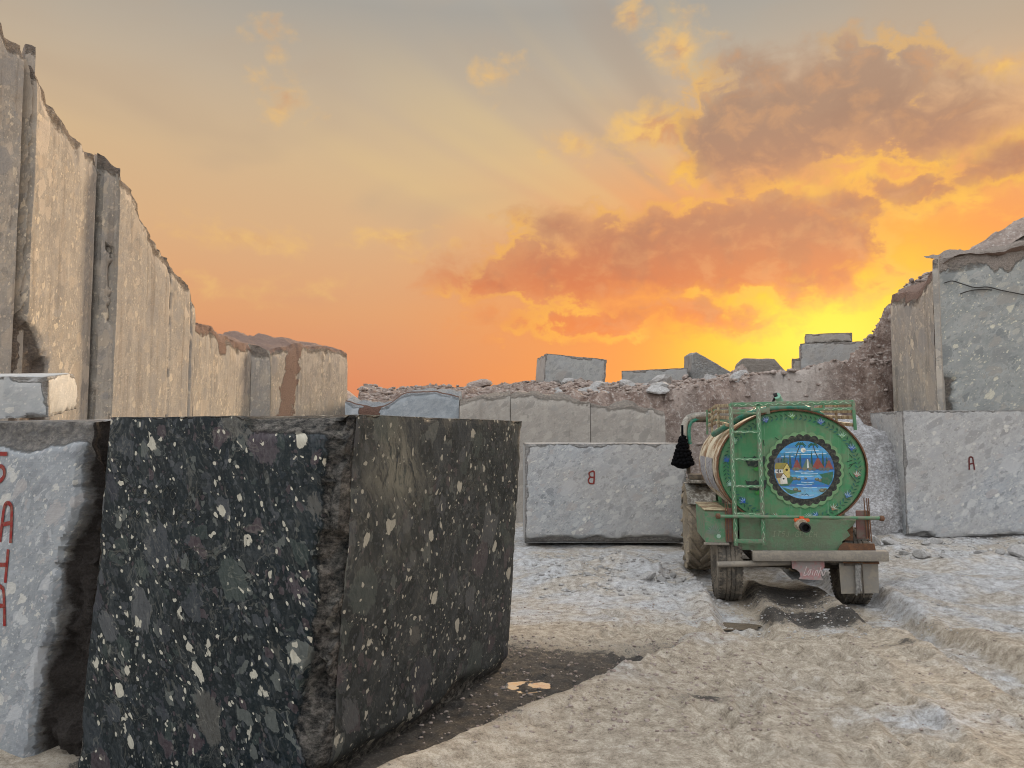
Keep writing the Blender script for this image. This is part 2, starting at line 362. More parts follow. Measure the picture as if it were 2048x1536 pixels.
    col = T.mix(T.mr(grain.outputs[0], 0.30, 0.75, 0, grain_amt), col, T.mix(0.55, col, tuple(min(1, x * 1.25) for x in light)))
    if stain is not None:
        sn = T.noise(base, 0.55, 3, 0.6, 0.6); col = T.mix(T.m('MULTIPLY', T.mr(sn.outputs[0], 0.36, 0.62), stain_amt), col, stain)
    if streak:
        sv = T.noise(T.n('ShaderNodeMapping', {'Vector': base, 'Scale': (3.2, 3.2, 0.16)}).outputs[0], 1.6, 4, 0.65)
        col = T.mix(T.mr(sv.outputs[0], 0.52, 0.70, 0, streak), col, T.mix(0.5, col, (0.55, 0.50, 0.42)))
        col = T.mix(T.mr(sv.outputs[0], 0.46, 0.30, 0, streak), col, T.mix(0.6, col, (0.13, 0.10, 0.075)))
    if dust is not None:
        dn = T.noise(base, 2.2, 4, 0.65); col = T.mix(T.m('MULTIPLY', T.mr(dn.outputs[0], 0.30, 0.72), dust_amt), col, dust)
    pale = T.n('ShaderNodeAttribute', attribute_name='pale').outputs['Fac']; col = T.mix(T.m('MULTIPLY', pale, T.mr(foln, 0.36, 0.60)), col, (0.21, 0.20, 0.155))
    side_tone = T.n('ShaderNodeAttribute', attribute_name='dusty').outputs['Fac']; col = T.mix(T.m('MULTIPLY', side_tone, T.mr(mid.outputs[0], 0.25, 0.75, 0.35, 0.9)), col, T.mix(0.32, col, (0.150, 0.150, 0.138)))  # mixes a mottled grey tone into the right-hand faces
    # fractured (unsawn) rock, soil and painted crevice shade come from the mesh
    ch = T.n('ShaderNodeAttribute', attribute_name='chip').outputs['Fac']; so_ = T.n('ShaderNodeAttribute', attribute_name='soil').outputs['Fac']
    fn = T.noise(T.vm('MULTIPLY', base, (1, 1, 1.5)), 17.0, 7, 0.74, 0.25); fn2 = T.noise(base, 70.0, 3, 0.65)
    chm = T.mr(T.m('ADD', ch, T.m('MULTIPLY', T.m('SUBTRACT', fn.outputs[0], 0.5), 0.5)), 0.22, 0.5)
    fcol = T.ramp(fn.outputs[0], [(0.38, fract[0]), (0.50, tuple((a * 1.2 + b * 0.8) / 2 for a, b in zip(*fract))), (0.61, fract[1])])
    fcol = T.mix(0.25, fcol, col)
    col = T.mix(chm, col, fcol)
    sm = T.mr(T.m('ADD', so_, T.m('MULTIPLY', T.m('SUBTRACT', fn.outputs[0], 0.5), 0.7)), 0.32, 0.58)
    scol = T.mix(T.mr(fn2.outputs[0], 0.4, 0.65), soil, tuple(x * 1.6 for x in soil))
    col = T.mix(sm, col, scol)
    rg = T.m('MAXIMUM', chm, sm)
    saw = T.noise(T.n('ShaderNodeMapping', {'Vector': base, 'Rotation': (0, 0.35, 0), 'Scale': (4, 4, 120)}).outputs[0], 1.0, 2, 0.5)
    h = T.m('ADD', T.m('MULTIPLY', T.m('ADD', grain.outputs[0], T.m('MULTIPLY', saw.outputs[0], 0.6)), bump * 0.012), T.m('MULTIPLY', rg, T.m('MULTIPLY_ADD', fn.outputs[0], 0.085, T.m('MULTIPLY', fn2.outputs[0], 0.02))))
    bp = T.n('ShaderNodeBump', {'Height': h, 'Strength': 0.9, 'Distance': 1.0})
    rr = T.m('ADD', T.mr(grain.outputs[0], 0.3, 0.7, rough - 0.1, rough + 0.15), T.m('MULTIPLY', rg, 0.25), None, True)
    out(T, Base_Color=col, Roughness=rr, Normal=bp.outputs[0], Specular_IOR_Level=spec)
    return m

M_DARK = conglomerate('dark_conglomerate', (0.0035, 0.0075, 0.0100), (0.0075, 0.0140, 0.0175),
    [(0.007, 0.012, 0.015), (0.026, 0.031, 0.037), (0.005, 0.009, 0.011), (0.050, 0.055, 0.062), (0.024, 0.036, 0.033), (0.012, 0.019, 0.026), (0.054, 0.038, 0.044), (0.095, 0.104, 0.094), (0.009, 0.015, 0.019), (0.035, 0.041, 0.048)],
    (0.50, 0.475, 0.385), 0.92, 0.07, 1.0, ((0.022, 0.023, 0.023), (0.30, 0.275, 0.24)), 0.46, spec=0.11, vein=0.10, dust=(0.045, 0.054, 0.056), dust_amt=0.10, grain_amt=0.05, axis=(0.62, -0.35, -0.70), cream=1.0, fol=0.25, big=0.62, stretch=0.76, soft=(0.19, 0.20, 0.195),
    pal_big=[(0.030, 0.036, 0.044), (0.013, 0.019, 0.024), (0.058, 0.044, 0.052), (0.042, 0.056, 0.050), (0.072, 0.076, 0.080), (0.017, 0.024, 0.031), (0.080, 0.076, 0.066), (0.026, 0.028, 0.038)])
M_GREY = conglomerate('grey_conglomerate', (0.28, 0.295, 0.305), (0.36, 0.375, 0.38),
    [(0.14, 0.155, 0.175), (0.27, 0.29, 0.31), (0.38, 0.39, 0.40), (0.20, 0.22, 0.235), (0.46, 0.47, 0.46), (0.31, 0.29, 0.28), (0.11, 0.125, 0.145)],
    (0.64, 0.63, 0.57), 1.15, 0.10, 0.9, ((0.20, 0.19, 0.18), (0.42, 0.395, 0.36)), 0.6, dust=(0.40, 0.42, 0.44), dust_amt=0.18, stain=(0.40, 0.345, 0.28), stain_amt=0.30, vein=0.2, grain_amt=0.10, cream=0.35, fol=0.45, big=0.25)
M_GREY2 = conglomerate('grey_green_conglomerate', (0.27, 0.275, 0.265), (0.36, 0.365, 0.35),
    [(0.15, 0.165, 0.17), (0.24, 0.255, 0.255), (0.31, 0.32, 0.31), (0.19, 0.20, 0.20), (0.37, 0.37, 0.35), (0.26, 0.24, 0.23), (0.13, 0.14, 0.15)],
    (0.50, 0.49, 0.42), 0.95, 0.10, 0.8, ((0.19, 0.175, 0.16), (0.40, 0.36, 0.32)), 0.65, dust=(0.34, 0.36, 0.37), dust_amt=0.40, stain=(0.30, 0.25, 0.20), stain_amt=0.30)
M_WALL = conglomerate('weathered_quarry_face', (0.275, 0.253, 0.217), (0.365, 0.338, 0.292),
    [(0.19, 0.185, 0.175), (0.33, 0.285, 0.23), (0.42, 0.365, 0.295), (0.25, 0.247, 0.24), (0.50, 0.435, 0.355), (0.37, 0.325, 0.27), (0.44, 0.37, 0.285)],
    (0.68, 0.59, 0.45), 0.50, 0.20, 1.0, ((0.10, 0.085, 0.075), (0.27, 0.22, 0.18)), 0.8, stain=(0.29, 0.28, 0.265), stain_amt=0.42, streak=0.7, dust=(0.42, 0.365, 0.295), dust_amt=0.12, spec=0.2, bump=0.6, grain_amt=0.12, soil=(0.22, 0.155, 0.125), axis=(0.1, 0.25, 1.0), cream=0.5, fol=0.28, stretch=0.75)
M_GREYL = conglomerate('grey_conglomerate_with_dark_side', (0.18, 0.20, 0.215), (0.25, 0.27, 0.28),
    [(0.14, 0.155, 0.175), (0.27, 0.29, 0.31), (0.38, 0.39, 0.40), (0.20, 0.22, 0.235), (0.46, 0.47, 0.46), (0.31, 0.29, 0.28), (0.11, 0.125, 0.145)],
    (0.54, 0.53, 0.48), 1.0, 0.14, 0.85, ((0.09, 0.08, 0.07), (0.30, 0.265, 0.22)), 0.6, dust=(0.42, 0.45, 0.48), dust_amt=0.20, soil=(0.030, 0.024, 0.020), vein=0.15, grain_amt=0.10, cream=0.4, fol=0.4, big=0.3)  # soil tone here: dark wet stone plus painted shade of the crevice
M_WALLR = conglomerate('grey_quarry_face', (0.23, 0.245, 0.235), (0.31, 0.32, 0.305),
    [(0.15, 0.165, 0.17), (0.24, 0.25, 0.245), (0.30, 0.30, 0.285), (0.19, 0.20, 0.20), (0.36, 0.35, 0.31), (0.26, 0.25, 0.23)],
    (0.58, 0.55, 0.44), 0.58, 0.18, 1.0, ((0.15, 0.12, 0.10), (0.34, 0.29, 0.24)), 0.75, dust=(0.30, 0.30, 0.29), dust_amt=0.12, spec=0.25, soil=(0.25, 0.215, 0.185), grain_amt=0.10, cream=0.6, fol=0.25)
M_BENCH = conglomerate('brown_grey_bench_face', (0.29, 0.265, 0.235), (0.36, 0.335, 0.295),
    [(0.22, 0.205, 0.185), (0.32, 0.295, 0.26), (0.40, 0.37, 0.325), (0.27, 0.26, 0.24)],
    (0.46, 0.43, 0.37), 0.8, 0.12, 0.85, ((0.16, 0.14, 0.12), (0.36, 0.31, 0.26)), 0.8, streak=0.35, dust=(0.36, 0.325, 0.28), dust_amt=0.25, spec=0.2, soil=(0.20, 0.15, 0.125), grain_amt=0.12)
M_ROUGHROCK = conglomerate('pale_broken_rock', (0.44, 0.445, 0.455), (0.60, 0.61, 0.625), [(0.30, 0.30, 0.31), (0.45, 0.45, 0.46), (0.58, 0.58, 0.59)],
    (0.72, 0.72, 0.70), 0.9, 0.15, 0.5, ((0.24, 0.225, 0.21), (0.72, 0.72, 0.73)), 0.8, spec=0.2, bump=1.5)
M_BLUEROCK = conglomerate('blue_grey_bedded_rock', (0.24, 0.27, 0.29), (0.33, 0.36, 0.38), [(0.22, 0.25, 0.27), (0.30, 0.33, 0.35), (0.38, 0.40, 0.42)],
    (0.50, 0.52, 0.53), 0.8, 0.06, 0.4, ((0.20, 0.20, 0.20), (0.40, 0.42, 0.43)), 0.85, spec=0.2, soil=(0.14, 0.085, 0.065), bump=1.0)
M_SLAB = conglomerate('pale_dusty_conglomerate', (0.32, 0.34, 0.34), (0.42, 0.43, 0.42), [(0.24, 0.26, 0.27), (0.38, 0.39, 0.38), (0.48, 0.48, 0.46), (0.30, 0.31, 0.31)],
    (0.66, 0.64, 0.57), 1.0, 0.15, 0.75, ((0.28, 0.25, 0.21), (0.55, 0.54, 0.52)), 0.6, dust=(0.52, 0.55, 0.58), dust_amt=0.25, cream=0.5, grain_amt=0.12)

def soil_mat():
    m, T = mat_new('red_brown_spoil'); co = T.n('ShaderNodeTexCoord').outputs['Object']
    n0 = T.noise(co, 0.35, 3, 0.6); n1 = T.noise(co, 2.2, 5, 0.68, 0.4); n2 = T.noise(co, 11, 5, 0.72)
    col = T.mix(T.mr(n1.outputs[0], 0.35, 0.66), (0.155, 0.108, 0.088), (0.345, 0.270, 0.226))
    col = T.mix(T.mr(n0.outputs[0], 0.48, 0.62, 0, 0.5), col, (0.36, 0.31, 0.27))
    col = T.mix(T.mr(n2.outputs[0], 0.52, 0.66, 0, 0.8), col, (0.50, 0.455, 0.41))
    col = T.mix(T.mr(n2.outputs[0], 0.46, 0.32, 0, 0.75), col, (0.11, 0.08, 0.065))
    pth = T.n('ShaderNodeAttribute', attribute_name='dust').outputs['Fac']
    col = T.mix(T.m('MULTIPLY', pth, 0.75), col, (0.50, 0.455, 0.41))
    h = T.m('ADD', T.m('MULTIPLY', n1.outputs[0], 0.10), T.m('MULTIPLY', n2.outputs[0], 0.05))
    bp = T.n('ShaderNodeBump', {'Height': h, 'Strength': 1.0, 'Distance': 1.0})
    out(T, Base_Color=col, Roughness=0.95, Normal=bp.outputs[0], Specular_IOR_Level=0.1); return m
M_SOIL = soil_mat()
def ground_mat():
    m, T = mat_new('quarry_floor_dust_and_sand'); co = T.n('ShaderNodeTexCoord').outputs['Object']
    A = lambda k: T.n('ShaderNodeAttribute', attribute_name=k).outputs['Fac']
    n1 = T.noise(co, 1.3, 4, 0.6); n2 = T.noise(co, 12, 5, 0.62); n3 = T.noise(co, 60, 4, 0.66); n4 = T.noise(co, 230, 2, 0.7)
    gr = T.m('ADD', T.m('MULTIPLY', n2.outputs[0], 0.40), T.m('ADD', T.m('MULTIPLY', n3.outputs[0], 0.34), T.m('MULTIPLY', n4.outputs[0], 0.26)))
    sand = T.ramp(gr, [(0.39, (0.15, 0.122, 0.092)), (0.455, (0.30, 0.255, 0.196)), (0.52, (0.395, 0.345, 0.272)), (0.60, (0.62, 0.555, 0.457))])
    sand = T.mix(T.mr(n1.outputs[0], 0.40, 0.68, 0, 0.45), sand, T.mix(0.4, sand, (0.44, 0.39, 0.32)))
    dust = T.ramp(gr, [(0.39, (0.20, 0.19, 0.178)), (0.455, (0.33, 0.328, 0.322)), (0.52, (0.43, 0.432, 0.43)), (0.60, (0.64, 0.655, 0.665))])
    dust = T.mix(T.mr(n1.outputs[0], 0.60, 0.40, 0, 0.65), dust, sand)
    dm = T.mr(T.m('ADD', A('dust'), T.m('MULTIPLY', T.m('SUBTRACT', T.m('MULTIPLY_ADD', n1.outputs[0], 0.6, T.m('MULTIPLY', n2.outputs[0], 0.4)), 0.5), 1.7)), 0.08, 0.95)
    col = T.mix(dm, sand, dust)
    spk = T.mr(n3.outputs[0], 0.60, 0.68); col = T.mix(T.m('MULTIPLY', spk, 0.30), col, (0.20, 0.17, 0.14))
    mudf = T.m('ADD', A('mud'), T.m('MULTIPLY', T.m('SUBTRACT', T.m('MULTIPLY_ADD', n2.outputs[0], 0.55, T.m('MULTIPLY', n3.outputs[0], 0.45)), 0.5), 3.0))
    mm = T.mr(mudf, 0.26, 0.74, 0, 0.95)
    mud = T.mix(T.mr(n2.outputs[0], 0.35, 0.65), (0.022, 0.021, 0.021), (0.060, 0.055, 0.050)); mud = T.mix(T.mr(n3.outputs[0], 0.54, 0.66, 0, 0.55), mud, (0.17, 0.15, 0.125))
    col = T.mix(mm, col, mud)
    wet = T.m('MULTIPLY', mm, T.mr(n2.outputs[0], 0.55, 0.42))
    h = T.m('ADD', T.m('MULTIPLY', n2.outputs[0], 0.022), T.m('ADD', T.m('MULTIPLY', n3.outputs[0], 0.015), T.m('MULTIPLY', n4.outputs[0], 0.008)))
    bp = T.n('ShaderNodeBump', {'Height': h, 'Strength': 0.75, 'Distance': 1.0})
    out(T, Base_Color=col, Roughness=T.m('MULTIPLY_ADD', wet, -0.35, 0.92), Normal=bp.outputs[0], Specular_IOR_Level=0.2); return m
M_GROUND = ground_mat()
def stone_mat(name, a, b):
    m, T = mat_new(name); co = T.n('ShaderNodeTexCoord').outputs['Object']; oi = T.n('ShaderNodeObjectInfo').outputs['Random']
    n = T.noise(T.vm('ADD', co, T.n('ShaderNodeCombineXYZ', {0: T.m('MULTIPLY', oi, 20.0)}).outputs[0]), 7, 7, 0.7)
    col = T.mix(T.mr(n.outputs[0], 0.35, 0.65), a, b); col = T.mix(T.m('MULTIPLY', oi, 0.5), col, tuple(x * 0.7 for x in a))
    bp = T.n('ShaderNodeBump', {'Height': n.outputs[0], 'Strength': 0.8, 'Distance': 0.05})
    out(T, Base_Color=col, Roughness=0.9, Normal=bp.outputs[0], Specular_IOR_Level=0.15); return m
M_STONE = stone_mat('broken_grey_stone', (0.34, 0.33, 0.315), (0.56, 0.55, 0.53)); M_STONEB = stone_mat('broken_brown_stone', (0.26, 0.205, 0.175), (0.46, 0.395, 0.35))
M_RED = simple('red_spray_paint', (0.20, 0.022, 0.020), 0.6, c2=(0.14, 0.02, 0.02), scale=20)
M_INK = simple('black_marker_ink', (0.006, 0.007, 0.008), 0.5)
M_PAINT = paint_mat()
def water_mat(name, c, rough, metal=0.0):
    m, T = mat_new(name); co = T.n('ShaderNodeTexCoord').outputs['Object']; n = T.noise(co, 14, 3, 0.5)
    bp = T.n('ShaderNodeBump', {'Height': n.outputs[0], 'Strength': 0.12, 'Distance': 0.02})
    out(T, Base_Color=c, Roughness=rough, Metallic=metal, Normal=bp.outputs[0], Specular_IOR_Level=1.0, IOR=1.33); return m
M_PUDDLE = water_mat('puddle_water', (0.80, 0.82, 0.84), 0.03, 0.85)
M_MUDWATER = water_mat('muddy_water', (0.16, 0.13, 0.095), 0.10)

# ================================================================== THE QUARRY FLOOR
def proj(V):                                      # photo position of points, used to lay out features measured in the photograph
    x = V[:, 0]; y = V[:, 1]; z = V[:, 2] - CAM_H
    d = y * math.cos(PITCH) + z * math.sin(PITCH); h = -y * math.sin(PITCH) + z * math.cos(PITCH)
    return 1024 + F_PX * x / d, 768 - F_PX * h / d
YAW = R(8.0)
_t = at(1581, 872, 9.2); TL = Vector((_t.x, 9.2, -0.14))
def tw(lx, ly): return TL.x + lx * math.cos(YAW) + ly * math.sin(YAW), TL.y - lx * math.sin(YAW) + ly * math.cos(YAW)
def to_local(X, Y):
    dx, dy = X - TL.x, Y - TL.y
    return dx * math.cos(YAW) - dy * math.sin(YAW), dx * math.sin(YAW) + dy * math.cos(YAW)
FOOT = []
for i in range(85):
    u = random.random(); x0 = random.uniform(0.9, 3.6); y0 = random.uniform(4.2, 8.2); FOOT.append((x0, y0, random.uniform(-0.5, 0.5), random.uniform(0.015, 0.04)))
def ground_z(X, Y, fine=True):
    X = np.asarray(X, float).ravel(); Y = np.asarray(Y, float).ravel(); P = P3(X, Y)
    z = -0.20 * ss(9.6, 11.6, Y)
    z = z - 0.30 * ss(-0.9, -2.4, X) * ss(6.4, 5.2, Y)
    s = (X + 0.44) * 0.78 - (Y - 4.34) * 0.62 + 0.14 * fbm(P, 1.3, 3, seed=3)
    hollow = ss(7.4, 6.6, Y) * ss(-1.6, -1.0, X)
    z = z + hollow * (0.17 * ss(-0.10, 0.14, s) + 0.05 * np.exp(-((s - 0.16) / 0.14) ** 2) - 0.05 * ss(0.1, -0.3, s))
    lx, ly = to_local(X, Y)
    wig = 0.05 * np.sin(ly * 1.1) + 0.05 * fbm(P, 0.7, 2, seed=9)
    rutfade = ss(3.8, 3.0, ly) * ss(-6.5, -4.6, ly)
    for c, dep in ((-0.74, 0.15), (0.74, 0.16)):
        dd = np.abs(lx - c - wig * ss(-0.4, -1.6, ly))
        k = np.where(ly < -0.6, 0.75 + 0.25 * ss(-3.5, -0.6, ly), 1.0) * rutfade
        if c < 0: k = k * (0.25 + 0.75 * ss(-2.6, -1.2, ly))
        z = z + k * (-dep * ss(0.34, 0.16, dd) + 0.05 * np.exp(-((dd - 0.38) / 0.12) ** 2) * (1 + 0.5 * fbm(P, 2.5, 3, seed=12)))
        lug = np.sin(ly * 2 * math.pi / 0.11 + np.sign(lx - c) * (lx - c) * 14)
        z = z + k * 0.020 * lug * ss(0.2, 0.12, dd) * ss(-0.9, -1.3, ly)
    for (x0, y0, x1, y1, w) in ((2.55, 12.0, 1.9, 7.6, 0.16), (3.1, 8.6, 2.25, 4.0, 0.17), (5.3, 11.5, 4.9, 5.0, 0.17)):
        tx_, ty_ = x1 - x0, y1 - y0; L_ = math.hypot(tx_, ty_); tx_, ty_ = tx_ / L_, ty_ / L_; al = (X - x0) * tx_ + (Y - y0) * ty_; ac = np.abs(-(X - x0) * ty_ + (Y - y0) * tx_ + 0.10 * np.sin(al * 0.9)); kk = ss(-0.3, 0.4, al) * ss(L_ + 0.3, L_ - 0.4, al) * (0.55 + 0.45 * fbm(P, 0.9, 2, seed=18))
        z = z + kk * (-0.035 * ss(w + 0.05, w - 0.03, ac) + 0.03 * np.exp(-((ac - w - 0.07) / 0.05) ** 2) + 0.012 * ss(w, w - 0.03, ac) * np.sin(al * 2 * math.pi / 0.10 + ac * 18))
    # churned wet hole behind and under the trailer
    hole = np.exp(-((lx + 0.05) / 0.42) ** 2) * np.exp(-((ly + 0.75) / 0.55) ** 2)
    hump = np.exp(-((lx - 0.45) / 0.28) ** 2 - ((ly + 0.95) / 0.30) ** 2) * 0.03 + np.exp(-((lx + 0.2) / 0.3) ** 2 - ((ly - 0.55) / 0.3) ** 2) * 0.02
    z = z - 0.10 * hole - 0.05 * ss(0.62, 0.45, np.abs(lx)) * ss(-0.9, -0.4, ly) * ss(2.6, 2.0, ly) + hump * (1 + 0.7 * fbm(P, 3.0, 3, seed=15)) + 0.035 * fbm(P, 4.5, 4, 0.6, seed=16, ridged=True) * np.exp(-(lx / 0.75) ** 2 - ((ly + 0.4) / 0.9) ** 2)
    # heaps of dust and spoil in the middle distance
    for (px, py, w, d, h) in ((1150, 1150, 0.6, 0.40, 0.26), (1240, 1128, 0.5, 0.4, 0.34), (1310, 1150, 0.45, 0.35, 0.20), (1080, 1125, 0.5, 0.5, 0.18), (1190, 1195, 0.9, 0.35, 0.16),
                              (1950, 1120, 1.6, 0.5, 0.22), (1800, 1100, 0.8, 0.4, 0.2), (2040, 1180, 1.0, 0.5, 0.14), (1880, 1190, 0.7, 0.4, 0.12)):
        q = at(px, py, 10); D = CAM_H / max((CAM_H - q.z) / 10, 1e-3); D = D * 1.05; qx = q.x / 10 * D
        z = z + h * np.exp(-((X - qx) / w) ** 2 - ((Y - D) / d) ** 2) * (0.75 + 0.5 * fbm(P, 2.2, 3, seed=21))
    z = z + 0.18 * ss(13.2, 15.2, Y) * ss(4.8, 6.0, X)
    amp = 1.0 + 0.9 * ss(3.4, 4.6, X) * ss(5.5, 7.0, Y) + 0.6 * ss(8.4, 9.5, Y) * ss(3.2, 2.2, X)
    z = z + amp * 0.045 * fbm(P, 1.1, 3, seed=31) + amp * 0.012 * fbm(P * np.array([1, 1.4, 1]), 2.6, 4, 0.6, seed=41, ridged=True)
    z = z + 0.020 * fbm(P, 5.0, 4, 0.65, seed=61, ridged=True) * hollow * ss(0.15, -0.1, s)
    calm = np.minimum(ss(0.12, 0.24, np.abs(np.abs(lx) - 0.74)) + ss(-5.6, -6.4, ly) + ss(3.0, 3.6, ly), 1)
    if fine: z = z + (0.35 + 0.65 * calm) * (0.0055 * fbm(P, 9, 4, 0.65, seed=51) + 0.004 * fbm(P, 15, 3, 0.6, seed=53, ridged=True) * (0.4 + 1.2 * ss(-0.25, 0.35, fbm(P, 0.8, 2, seed=57)))) * amp
    for (fx, fy, a, dep) in FOOT:
        m = (np.abs(X - fx) < 0.4) & (np.abs(Y - fy) < 0.4)
        if m.any():
            dx, dy = X[m] - fx, Y[m] - fy; u = dx * math.cos(a) + dy * math.sin(a); v = -dx * math.sin(a) + dy * math.cos(a)
            rr = np.sqrt((u / 0.085) ** 2 + (v / 0.16) ** 2); z[m] += -dep * ss(1.15, 0.6, rr) + dep * 0.5 * np.exp(-((rr - 1.35) / 0.3) ** 2)
    far = ss(40, 80, np.hypot(X, Y)); return z * (1 - far) - 0.3 * far
def geo(a, b, d0, g):
    o = [a]; d = d0
    while o[-1] < b: o.append(o[-1] + d); d *= g
    return o
def ground():
    xs = np.array([-x for x in geo(3.4, 900, 0.05, 1.12)][::-1] + list(np.arange(-3.36, 8.6, 0.021)) + geo(8.6, 900, 0.05, 1.12))
    ys = np.array([-x for x in geo(-2.5, 500, 0.3, 1.25)][::-1] + list(np.arange(2.6, 4.0, 0.07)) + list(np.arange(4.0, 8.0, 0.024)) + list(np.arange(8.0, 11.5, 0.034)) + list(np.arange(11.5, 16.5, 0.06)) + geo(16.5, 1500, 0.15, 1.12))
    X, Y = np.meshgrid(xs, ys); z = ground_z(X, Y); P = P3(X, Y); Xf, Yf = P[:, 0], P[:, 1]
    lx, ly = to_local(Xf, Yf); n = fbm(P, 1.1, 4, seed=77); n2 = fbm(P, 3.0, 4, seed=78)
    s = (Xf + 0.44) * 0.78 - (Yf - 4.34) * 0.62 + 0.16 * n2
    mud = ss(0.22, -0.26, s) * ss(7.5, 6.4, Yf + 0.25 * n) * ss(-3.2, -2.6, Xf) * ss(8, 6.9, Yf + 0.35 * Xf)
    mud = np.maximum(mud, 0.55 * np.exp(-((Xf - 1.6) / 0.8) ** 2 - ((Yf - 7.0) / 0.22) ** 2))
    mud = np.maximum(mud, 2.0 * np.exp(-((lx + 0.0) / 0.62) ** 2 - ((ly + 1.0) / 0.46) ** 2))
    mud = np.maximum(mud, 1.4 * np.exp(-((lx - 0.42) / 0.34) ** 2 - ((ly + 1.05) / 0.40) ** 2))
    mud = np.maximum(mud, 1.0 * np.exp(-((lx + 0.05) / 0.55) ** 2 - ((ly - 0.2) / 0.7) ** 2))
    for q in ((1820, 1335, 0.34, 0.09), (1410, 1455, 0.22, 0.10)):
        g = at(q[0], q[1], 6); D = 6 * CAM_H / (CAM_H - g.z); mud = np.maximum(mud, 0.62 * np.exp(-((Xf - g.x / 6 * D) / q[2]) ** 2 - ((Yf - D) / q[3]) ** 2))
    dust = ss(4.0, 4.7, Xf + 0.10 * (Yf - 6) + 0.35 * n) * ss(5.3, 6.3, Yf + 0.3 * n) * 0.95
    dust = np.maximum(dust, ss(7.55, 8.1, Yf + 0.35 * n + 0.05 * Xf) * ss(2.75, 2.2, Xf - 0.12 * (Yf - 8)) * 0.9)
    dust = np.maximum(dust, ss(11.0, 12.0, Yf) * 0.75)
    for (px, py, w, d, a) in ((1650, 1262, 0.30, 0.28, 0.75), (1880, 1490, 0.55, 0.28, 0.8), (1350, 1325, 0.55, 0.22, 0.7), (1250, 1400, 0.4, 0.3, 0.35), (1960, 1400, 0.15, 0.8, 0.4), (1480, 1420, 0.5, 0.4, 0.25)):
        g = at(px, py, 6); D = 6 * CAM_H / (CAM_H - g.z); dust = np.maximum(dust, a * np.exp(-((Xf - g.x / 6 * D) / w) ** 2 - ((Yf - D) / d) ** 2))
    lane = ss(0.24, 0.14, np.abs(np.abs(lx) - 0.74)) * ss(-0.3, -0.8, ly) * np.where(lx > 0, 1.0, ss(-2.6, -1.2, ly)); dust = np.maximum(dust, 0.55 * lane); mud = mud * (1 - 0.9 * lane)
    far = ss(16, 20, np.hypot(Xf, Yf)); dust = dust * (1 - 0.5 * far)
    V = np.stack([Xf, Yf, z], 1)
    o = link('ground', np_mesh('ground', V, grid_faces(len(xs), len(ys)), True, {'mud': mud, 'dust': dust}), M_GROUND)
    o['kind'] = 'structure'; o['label'] = 'pale sandy quarry floor with grey dust, wheel ruts and wet mud'
ground()
def gz1(x, y): return float(ground_z([x], [y])[0])
def puddle(name, label, px, py, w, d, mat, dz, seed):
    g = at(px, py, 6); D = 6 * (CAM_H + 0.06) / (CAM_H - g.z); cx = g.x / 6 * D; n = 56; V = [(0, 0, 0)]
    for i in range(n):
        a = 2 * math.pi * i / n; k = 1 + 0.28 * fbm(np.array([[math.cos(a) * 1.5, math.sin(a) * 1.5, seed]]), 1.3, 3, seed=seed)[0]; V.append((w * math.cos(a) * k, d * math.sin(a) * k, 0))
    me = bpy.data.meshes.new(name); me.from_pydata(V, [], [(0, i + 1, (i + 1) % n + 1) for i in range(n)])
    xs = cx + np.linspace(-w, w, 9); XX, YY = np.meshgrid(xs, D + np.linspace(-d, d, 9)); lv = np.percentile(ground_z(XX, YY), 50)
    o = link(name, me, mat, None, (cx, D, lv + dz)); o['kind'] = 'structure'; o['label'] = label; return o
puddle('puddle', 'small bright puddle reflecting the sky beside the dark block', 1052, 1384, 0.19, 0.14, M_PUDDLE, 0.001, 2)
puddle('puddle', 'muddy brown puddle in the wheel rut behind the tanker', 1462, 1243, 0.34, 0.16, M_MUDWATER, -0.004, 5)

